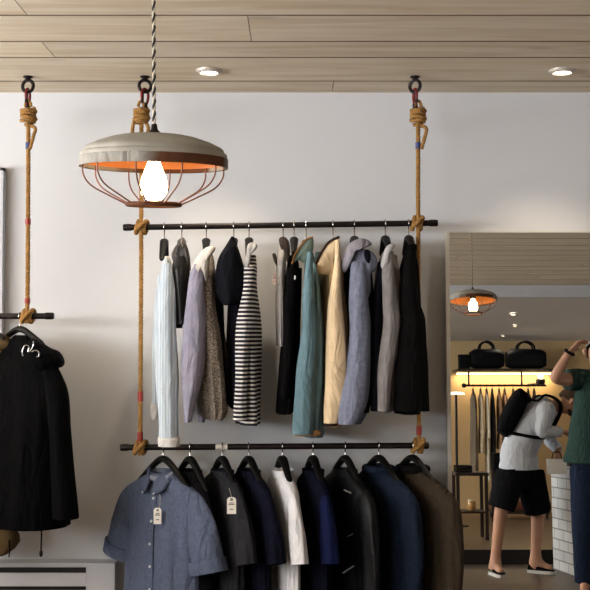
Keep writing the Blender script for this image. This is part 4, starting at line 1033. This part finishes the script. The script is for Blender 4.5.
L_.new(cb.outputs[0], bt.inputs['Vector']); L_.new(bt.outputs['Color'], pb.inputs['Base Color']); pb.inputs['Roughness'].default_value = .6
ca, cc = M(553.5, 566, 9.68), M(575, 574, 9.2)
cx0 = ca.x
t = thing('brick_counter', 'white brick counter that the person bends over, reflected', 'counter', (cx0 + .5, (ca.y + cc.y) / 2, 0))
# the visible end is slightly skewed: build as a four sided block
vsb = [Vector((ca.x, ca.y, 0)), Vector((cc.x, cc.y, 0)), Vector((cc.x + 1.4, cc.y, 0)), Vector((ca.x + 1.4, ca.y, 0))]
MB().rings([[p + Vector((0, 0, h)) for p in vsb] for h in (0, .9)]).build('counter_body', M_BRICK, t, smooth=False)
cen = sum(vsb, Vector()) / 4
MB().rings([[cen + (p - cen) * 1.03 + Vector((0, 0, h)) for p in vsb] for h in (.9, .935)]).build('worktop', M_DKWOOD, t, smooth=False)

# ------------------------------------------------------------------ people (met in the mirror)
def skin(verts, edges, radii, root=0, sub=2):
    me = bpy.data.meshes.new('tmp'); me.from_pydata([tuple(v) for v in verts], edges, []); o = bpy.data.objects.new('tmp', me); C.objects.link(o)
    sk = o.modifiers.new('s', 'SKIN'); sk.use_smooth_shade = True
    for i, r in enumerate(radii):
        d = me.skin_vertices[0].data[i]; d.radius = r if isinstance(r, tuple) else (r, r); d.use_root = (i == root)
    ss = o.modifiers.new('u', 'SUBSURF'); ss.levels = sub; ss.render_levels = sub
    dg = bpy.context.evaluated_depsgraph_get(); dg.update(); m2 = bpy.data.meshes.new_from_object(o.evaluated_get(dg))
    vs = [v.co.copy() for v in m2.vertices]; fs = [tuple(p.vertices) for p in m2.polygons]
    bpy.data.objects.remove(o); bpy.data.meshes.remove(me); bpy.data.meshes.remove(m2)
    return vs, fs
def skel(joints, bones, rad, root, sub=2):
    """joints: name -> Vector, bones: chains of names, rad: name -> radius"""
    names = list(joints); idx = {n: i for i, n in enumerate(names)}; ed = []
    for ch in bones:
        for a, b_ in zip(ch, ch[1:]): ed.append((idx[a], idx[b_]))
    return skin([joints[n] for n in names], ed, [rad[n] for n in names], idx[root], sub)
def hand(g, wrist, to, palm_n, size=.085, curl=.5, mi=0):
    d = (Vector(to) - Vector(wrist)).normalized(); n = (Vector(palm_n) - d * d.dot(Vector(palm_n))).normalized(); s = d.cross(n); w = Vector(wrist)
    g.tube([w - d * .03, w, w + d * .03, w + d * .075, w + d * .088], [.026, .026, .036, .04, .03], 12, mi, flat=.5, flat_axis=n)
    for i, (off, ln) in enumerate(((-.028, .066), (-.010, .076), (.010, .072), (.027, .056))):
        b0 = w + d * .078 + s * off; p = [b0]; dd = d.copy()
        for k in range(3):
            an = curl * (.5 + .4 * k); dd = (dd * math.cos(an) + n * math.sin(an)).normalized(); p.append(p[-1] + dd * ln * (.42, .32, .26)[k])
        g.tube(p, [.0095, .009, .0085, .0065], 8, mi)
    b0 = w + d * .025 - s * .03; dd = (d * .6 - s * .75 + n * .2).normalized(); p1 = b0 + dd * .035; p2 = p1 + (d * .8 - s * .3 + n * .4).normalized() * .035
    g.tube([b0 + s * .012, p1, p2], [.013, .011, .008], 8, mi)
def face(g, hc, fwd, up, r, mi_eye, mi_lip):
    f = Vector(fwd).normalized(); u = (Vector(up) - f * f.dot(Vector(up))).normalized(); s = f.cross(u)
    g.tube([hc + f * r * .86 + u * r * .12, hc + f * r * 1.1 - u * r * .18, hc + f * r * 1.18 - u * r * .32, hc + f * r * .9 - u * r * .38], [.008, .013, .017, .008], 8)
    for k in (-1, 1):
        g.ball(hc + f * r * .86 + s * k * r * .36 + u * r * .1, r * .13, 10, mi_eye)
        g.tube([hc + s * k * r * .92 + u * r * .22 - f * r * .05, hc + s * k * r * 1.05 + u * r * .05 - f * r * .12, hc + s * k * r * .95 - u * r * .28], [.012, .02, .011], 8)
        g.tube([hc + f * r * .95 + s * k * r * .18 + u * r * .3, hc + f * r * .88 + s * k * r * .5 + u * r * .3], .006, 6, mi_eye)
    g.tube([hc + f * r * .86 - s * r * .28 - u * r * .62, hc + f * r * .98 - u * r * .63, hc + f * r * .86 + s * r * .28 - u * r * .62], [.004, .009, .004], 8, mi_lip)
M_SKIN = mat('skin', srgb(196, 146, 118), .55, 0, .4, 12, .08)
M_EYE = mat('eye', srgb(30, 24, 20), .3); M_LIP = mat('lip', srgb(160, 92, 82), .5)
def headpts(hc, fwd, up, r):   # skull chain continued from the neck
    f = Vector(fwd).normalized(); u = Vector(up).normalized()
    return hc - u * r * .75 + f * r * .18, hc, hc + u * r * .55 - f * r * .08
# -- the bending person
PM = 9.32
J = lambda x, y, dp=0.0: M(x, y, PM + dp)
hc = J(569.5, 401, -.06); fd = (J(590, 418, -.06) - J(569, 401, -.06)).normalized(); hu = (J(580, 386) - J(569, 401)).normalized()
hb, hm, ht = headpts(hc, fd, hu, .098)
j = {'pelvis': J(519, 468), 'waist': J(519, 450), 'chest': J(532, 425), 'upper': J(546, 410), 'neck': J(557, 404, -.03), 'hb': hb, 'hm': hm, 'ht': ht,
     'shl': J(546, 411, -.17), 'ell': J(542, 431, -.2), 'wrl': J(563, 432, -.17), 'shr': J(548, 414, .17), 'elr': J(550, 440, .2), 'wrr': J(560, 452, .02),
     'hil': J(510, 476, -.04), 'knl': J(501, 509, -.05), 'anl': J(494.5, 560, -.05), 'hir': J(530, 476, .06), 'knr': J(538, 513, .08), 'anr': J(535, 560, .08)}
for s in 'lr':
    j['toe' + s] = j['an' + s] + Vector((.13 if s == 'r' else .03, .08 if s == 'r' else .15, -.06))
    j['an' + s].z = .085; j['toe' + s].z = .04
    j['hee' + s] = j['an' + s] + Vector((-.03, 0, -.045))
bones = [['pelvis', 'waist', 'chest', 'upper', 'neck', 'hb', 'hm', 'ht'], ['upper', 'shl', 'ell', 'wrl'], ['upper', 'shr', 'elr', 'wrr'], ['pelvis', 'hil', 'knl', 'anl', 'toel'], ['pelvis', 'hir', 'knr', 'anr', 'toer'], ['anl', 'heel'], ['anr', 'heer']]
rad = {'pelvis': .125, 'waist': .12, 'chest': .125, 'upper': .10, 'neck': .055, 'hb': .072, 'hm': .09, 'ht': .075, 'shl': .06, 'ell': .042, 'wrl': .027, 'shr': .06, 'elr': .042, 'wrr': .027, 'hil': .09, 'knl': .06, 'anl': .04, 'toel': .03, 'hir': .09, 'knr': .06, 'anr': .04, 'toer': .03, 'heel': .032, 'heer': .032}
bx = (j['anl'].x + j['anr'].x) / 2
t = thing('person', 'person in white long sleeved top, dark shorts and backpack bending over the counter', 'person', (bx, (j['anl'].y + j['anr'].y) / 2, 0))
vs, fs = skel(j, bones, rad, 'pelvis'); g = MB().add(vs, fs)
hand(g, j['wrl'], J(574, 433, -.15), (0, 0, -1)); hand(g, j['wrr'], J(557, 460, -.02), (.3, .5, -.3), curl=.8)
face(g, hc, fd, hu, .098, 1, 2)
g.build('body', [M_SKIN, M_EYE, M_LIP], t, sharp=3)
# hair and beard
hq = [hc + hu * .03 - fd * .02]
f = fd; u = (hu - f * f.dot(hu)).normalized(); s_ = f.cross(u)
hm_ = MB(); bm = bmesh.new(); bmesh.ops.create_uvsphere(bm, u_segments=28, v_segments=18, radius=1)
kill = [v for v in bm.verts if (v.co.y > .05 and v.co.z < .42) or v.co.z < -.2]
bmesh.ops.delete(bm, geom=kill, context='VERTS')
for v in bm.verts: v.co = hc + hu * .006 + (s_ * v.co.x * .094 + f * v.co.y * .104 + u * v.co.z * .112)
hm_.bm(bm); M_HAIR = mat('brown_hair', srgb(70, 50, 36), .7, 0, .3, 60, .3, .5, 200); hm_.build('hair', M_HAIR, t)
MB().tube([hc + s_ * .07 * math.cos(a) + f * (.02 + .075 * math.sin(a)) - u * .07 for a in [PI * i / 10 for i in range(11)]], [.008, .014, .019, .022, .024, .025, .024, .022, .019, .014, .008], 8).build('beard', M_HAIR, t)
def grow(names, chains, r, root, sub=2): return skel({n: j[n] for n in names}, chains, r, root, sub)
M_WSHIRT = cloth('white_top', (200, 202, 208), amt=.04)
r2 = {'pelvis': .135, 'waist': .138, 'chest': .145, 'upper': .115, 'neckb': .075, 'shl': .078, 'ell': .055, 'cfl': .042, 'shr': .078, 'elr': .055, 'cfr': .042}
j['neckb'] = j['upper'].lerp(j['neck'], .55); j['cfl'] = j['ell'].lerp(j['wrl'], .86); j['cfr'] = j['elr'].lerp(j['wrr'], .8)
j['hem'] = j['pelvis'].lerp(j['waist'], -.65); r2['hem'] = .15; j['hem2'] = j['hem'].lerp(j['waist'], .12); r2['hem2'] = .15
def limb(g, pts, rad, n=24, flat=1.0, fa=None):
    P = curve_pts(pts, 6); m = len(P); rr = []
    for i in range(m):
        k = i / (m - 1) * (len(rad) - 1); q = min(int(k), len(rad) - 2); rr.append(lerp(rad[q], rad[q + 1], sstep(k - q)))
    return g.tube(P, rr, n, caps=True, flat=flat, flat_axis=fa)
def mid(a, b_, k): return j[a].lerp(j[b_], k)
g = limb(MB(), [mid('pelvis', 'waist', .0), mid('pelvis', 'waist', .4), j['waist'], j['chest'], j['upper'], j['neckb']], [.168, .16, .148, .15, .13, .07], fa=(0, 1, 0))
limb(g, [mid('upper', 'shl', .55), j['shl'], mid('shl', 'ell', .5), j['ell'], mid('ell', 'wrl', .4), mid('ell', 'wrl', .9)], [.08, .082, .068, .056, .05, .04])
limb(g, [mid('upper', 'shr', .55), j['shr'], mid('shr', 'elr', .5), j['elr'], mid('elr', 'wrr', .4), mid('elr', 'wrr', .85)], [.08, .082, .068, .056, .05, .04])
g.build('long_sleeved_top', M_WSHIRT, t, sharp=3)
j['kl'] = j['hil'].lerp(j['knl'], .98); j['kr'] = j['hir'].lerp(j['knr'], .98)
j['wb'] = j['pelvis'].lerp(j['waist'], .8); j['wb2'] = j['pelvis'].lerp(j['waist'], .7)
for q_ in 'lr': j['k2' + q_] = j['k' + q_].lerp(j['hi' + q_], .08)
g = limb(MB(), [mid('pelvis', 'waist', .6), mid('pelvis', 'waist', .2), j['pelvis'], j['pelvis'] + Vector((0, 0, -.17))], [.135, .145, .155, .11], fa=(0, 1, 0))
for q_ in 'lr': limb(g, [j['hi' + q_] + Vector((0, 0, .06)), j['hi' + q_], mid('hi' + q_, 'kn' + q_, .5), mid('hi' + q_, 'kn' + q_, .97)], [.12, .128, .122, .112])
g.build('shorts', cloth('black_shorts', (24, 23, 26), amt=.15), t, sharp=3)
def shoe(parent, an, toe, m_up, m_sole):
    d = Vector((toe.x - an.x, toe.y - an.y, 0)).normalized(); s = Vector((-d.y, d.x, 0)); b0 = Vector((an.x, an.y, 0)); rs = []; so = []
    for k, (x, w, h) in enumerate(((-.06, .026, .05), (-.05, .034, .08), (0, .038, .09), (.05, .04, .072), (.10, .043, .052), (.145, .038, .04), (.168, .02, .03))):
        rs.append([b0 + d * x + s * w * math.cos(2 * PI * i / 16) + Vector((0, 0, .022 + max(0, (h - .02)) * .5 * (1 + math.sin(2 * PI * i / 16)))) for i in range(16)])
        so.append([b0 + d * x * 1.03 + s * w * 1.08 * cs + Vector((0, 0, z)) for cs, z in ((-1, .001), (1, .001), (1, .026), (-1, .026))])
    o = MB().rings(rs).build('shoe', m_up, parent); MB().rings(so).build('sole', m_sole, o, smooth=False)
M_BSHOE = cloth('black_shoe', (20, 19, 21)); M_SOLE = mat('white_sole', srgb(214, 210, 204), .6)
for s in 'lr': shoe(t, j['an' + s], j['toe' + s], M_BSHOE, M_SOLE)
# backpack on the back, straps over the shoulder
bd = (j['chest'] - j['waist']).normalized(); bo = (J(512, 412) - J(526, 424)).normalized()
bc = j['chest'].lerp(j['waist'], .25) + bo * .20 + bd * .03
side = Vector((0, 1, 0)); M_PACK = cloth('black_backpack', (14, 14, 16), amt=.2)
rs = []
for i in range(13):
    k = lerp(-1, 1, i / 12); w = (1 - abs(k) ** 4 * .4)
    rs.append([bc + bd * k * .2 + side * .14 * w * math.copysign(abs(math.cos(2 * PI * q_ / 24)) ** .6, math.cos(2 * PI * q_ / 24)) + bo * .075 * w * math.copysign(abs(math.sin(2 * PI * q_ / 24)) ** .6, math.sin(2 * PI * q_ / 24)) for q_ in range(24)])
tb = thing('backpack', 'black backpack worn by the person in the white top, reflected', 'backpack', bc)
MB().rings(rs).build('pack_body', M_PACK, tb)
for sy in (-.13, .13):
    up_, ch_ = j['upper'] + side * sy, j['chest'] + side * sy
    MB().tube(curve_pts([bc + bd * .17 + side * sy * .8 - bo * .04, up_ + bo * .13 - bd * .01, up_ + bo * .085 + bd * .075, up_ - bo * .03 + bd * .105, up_ - bo * .09 + bd * .04, ch_ - bo * .13, j['chest'] + side * sy * 1.35 - bo * .05 - bd * .08, bc - bd * .16 + side * sy * .9 - bo * .04], 8), .036, 8, flat=.3).build('strap', M_PACK, tb)
# paper bag in the hand
bp = J(557, 466, -.08)
tb = thing('shopping_bag', 'white paper bag with black handle held by the bending person, reflected', 'bag', bp + Vector((0, 0, -.1)))
k = 9.3 / F
MB().box(bp + Vector((-10 * k, -.03, -8 * k)), bp + Vector((9 * k, .03, 7 * k)), bev=.004).build('bag_body', M_PAPER, tb)
MB().tube(curve_pts([bp + Vector((-5 * k, -.0, 6 * k)), bp + Vector((-3 * k, .0, 13 * k)), bp + Vector((3 * k, .0, 13 * k)), bp + Vector((5 * k, 0, 6 * k))], 8), .005, 8).build('handle', M_LEATHER, tb)
# -- the person in green
PG = 8.23
J = lambda x, y, dp=0.0: M(x, y, PG + dp)
hc = J(599, 352); fd = Vector((-.25, .9, -.15)).normalized(); hu = Vector((0.05, 0, 1)).normalized()
hb, hm, ht = headpts(hc, fd, hu, .1)
j = {'pelvis': J(597, 462), 'waist': J(597, 436), 'chest': J(598, 405), 'upper': J(599, 384), 'neck': J(599, 372), 'hb': hb, 'hm': hm, 'ht': ht,
     'shl': J(580, 380, .0), 'ell': J(553, 379, -.12), 'wrl': J(571, 350, -.18), 'shr': J(622, 386), 'elr': J(632, 420, .05), 'wrr': J(628, 452, -.1),
     'hil': J(586, 472), 'knl': J(584, 525, -.04), 'anl': J(585, 578, 0), 'hir': J(608, 472), 'knr': J(610, 525, -.05), 'anr': J(611, 578, .03)}
for s in 'lr':
    j['an' + s].z = .085; j['toe' + s] = j['an' + s] + Vector((-.05, .15, -.045)); j['hee' + s] = j['an' + s] + Vector((.01, -.04, -.045))
rad = dict(rad); rad.update({'pelvis': .13, 'waist': .11, 'chest': .11, 'upper': .085, 'hir': .1, 'hil': .1, 'shl': .068, 'shr': .068, 'ell': .045, 'wrl': .03})
t = thing('person', 'person in green t-shirt and dark jeans raising an arm to the head, reflected', 'person', ((j['anl'].x + j['anr'].x) / 2, j['anl'].y, 0))
vs, fs = skel(j, bones, rad, 'pelvis'); g = MB().add(vs, fs)
hand(g, j['wrl'], J(581, 341, -.16), (1, .2, -.4), curl=.6); hand(g, j['wrr'], J(627, 466, -.1), (0, -1, 0))
face(g, hc, fd, hu, .1, 1, 2)
g.build('body', [M_SKIN, M_EYE, M_LIP], t, sharp=3)
f = fd; u = (hu - f * f.dot(hu)).normalized(); s_ = f.cross(u)
bm = bmesh.new(); bmesh.ops.create_uvsphere(bm, u_segments=28, v_segments=18, radius=1)
bmesh.ops.delete(bm, geom=[v for v in bm.verts if (v.co.y > .42 and v.co.z < .4) or v.co.z < -.5], context='VERTS')
for v in bm.verts: v.co = hc + hu * .006 + (s_ * v.co.x * .1 + f * v.co.y * .108 + u * v.co.z * .116)
MB().bm(bm).build('hair', mat('grey_hair', srgb(120, 116, 112), .7, 0, .3, 60, .3, .5, 200), t)
M_GREEN = cloth('green_cotton', (46, 68, 62), amt=.1)
j['neckb'] = j['upper'].lerp(j['neck'], .6); j['cfl'] = j['shl'].lerp(j['ell'], .45); j['cfr'] = j['shr'].lerp(j['elr'], .7)
j['hem'] = j['pelvis'] + Vector((0, 0, -.10))
j['hem2'] = j['hem'] + Vector((0, 0, .03))
r2 = {'hem': .18, 'hem2': .18, 'waist': .165, 'chest': .17, 'upper': .12, 'neckb': .072, 'shl': .09, 'cfl': .082, 'shr': .09, 'cfr': .08}
g = limb(MB(), [j['pelvis'] + Vector((0, 0, .0)), j['waist'], j['chest'], j['upper'], j['neckb']], [.25, .21, .18, .165, .078], flat=.8, fa=(0, 1, 0))
limb(g, [mid('upper', 'shl', .2), j['shl'], j['cfl']], [.10, .085, .078]); limb(g, [mid('upper', 'shr', .5), j['shr'], j['cfr']], [.085, .095, .085])
g.build('t_shirt', M_GREEN, t, sharp=3)
r3 = {'pelvis': .165, 'wb': .15, 'hil': .115, 'knl': .082, 'cul': .068, 'hir': .115, 'knr': .082, 'cur': .068}
j['wb'] = j['pelvis'] + Vector((0, 0, .1)); j['cul'] = j['knl'].lerp(j['anl'], .9); j['cur'] = j['knr'].lerp(j['anr'], .9)
g = limb(MB(), [j['wb'], j['pelvis'], j['pelvis'] + Vector((0, 0, -.12))], [.175, .185, .15], flat=.8, fa=(0, 1, 0))
for q_ in 'lr': limb(g, [j['hi' + q_] + Vector((0, 0, .05)), j['hi' + q_], mid('hi' + q_, 'kn' + q_, .5), j['kn' + q_], mid('kn' + q_, 'an' + q_, .5), mid('kn' + q_, 'an' + q_, .97)], [.11, .12, .105, .09, .082, .076])
g.build('jeans', cloth('indigo_jeans', (28, 38, 58), amt=.15), t, sharp=3)
M_BRSHOE = mat('brown_leather_shoe', srgb(92, 48, 36), .45)
for s in 'lr': shoe(t, j['an' + s], j['toe' + s], M_BRSHOE, M_DKWOOD)
wd = (j['wrl'] - j['ell']).normalized()
MB().torus(j['wrl'] - wd * .02, .034, .011, wd, 24, 8).build('wristband', M_LEATHER, t)['label'] = 'dark wristband'

# ------------------------------------------------------------------ daylight and room lamps
area('window_daylight', (XL + .02, (wy0 + wy1) / 2, (wz0 + wz1) / 2), (XL + 1, (wy0 + wy1) / 2, (wz0 + wz1) / 2 + 1.15), wy1 - wy0 - .2, wz1 - wz0 - .2, 430, DAY)  # aimed upward to brighten the ceiling and upper wall
area('rear_fill_light', (XL + .02, (vy0 + vy1) / 2, (wz0 + wz1) / 2), (XL + 1, (vy0 + vy1) / 2, (wz0 + wz1) / 2 + .45), vy1 - vy0 - .2, wz1 - wz0 - .2, 250, (.84, .92, 1.0))  # added fill for the rear ceiling and beam
# further downlights of the same row and of the rest of the room, outside the picture
for x, y, pw in ((-1.75, WZ(209, 70, HC).y, 36), (2.5, WZ(562, 70, HC).y, 18), (1.1, -3.4, 10), (-1.2, -3.4, 10)):
    downlight((x, y, HC - .002), (0, 0, -1), 'lit round downlight in the boards out of the picture', pw)
w = bpy.data.worlds.new('World'); bpy.context.scene.world = w; w.use_nodes = True
w.node_tree.nodes['Background'].inputs['Color'].default_value = (.75, .85, 1, 1); w.node_tree.nodes['Background'].inputs['Strength'].default_value = .6

# ------------------------------------------------------------------ camera
cd = bpy.data.cameras.new('camera'); co = bpy.data.objects.new('camera', cd); C.objects.link(co)
cd.sensor_width = 36; cd.sensor_fit = 'HORIZONTAL'; cd.lens = F / 590 * 36; cd.clip_start = .05
co.location = CAM; co.rotation_euler = (PI / 2 + TH, 0, 0)
sc = bpy.context.scene; sc.camera = co
sc.view_settings.view_transform = 'Standard'; sc.view_settings.look = 'None'; sc.view_settings.exposure = 0; sc.view_settings.gamma = 1; sc.view_settings.use_curve_mapping = False
sc.cycles.use_denoising = True
sc.cycles.max_bounces = 8; sc.cycles.diffuse_bounces = 4; sc.cycles.sample_clamp_indirect = 6
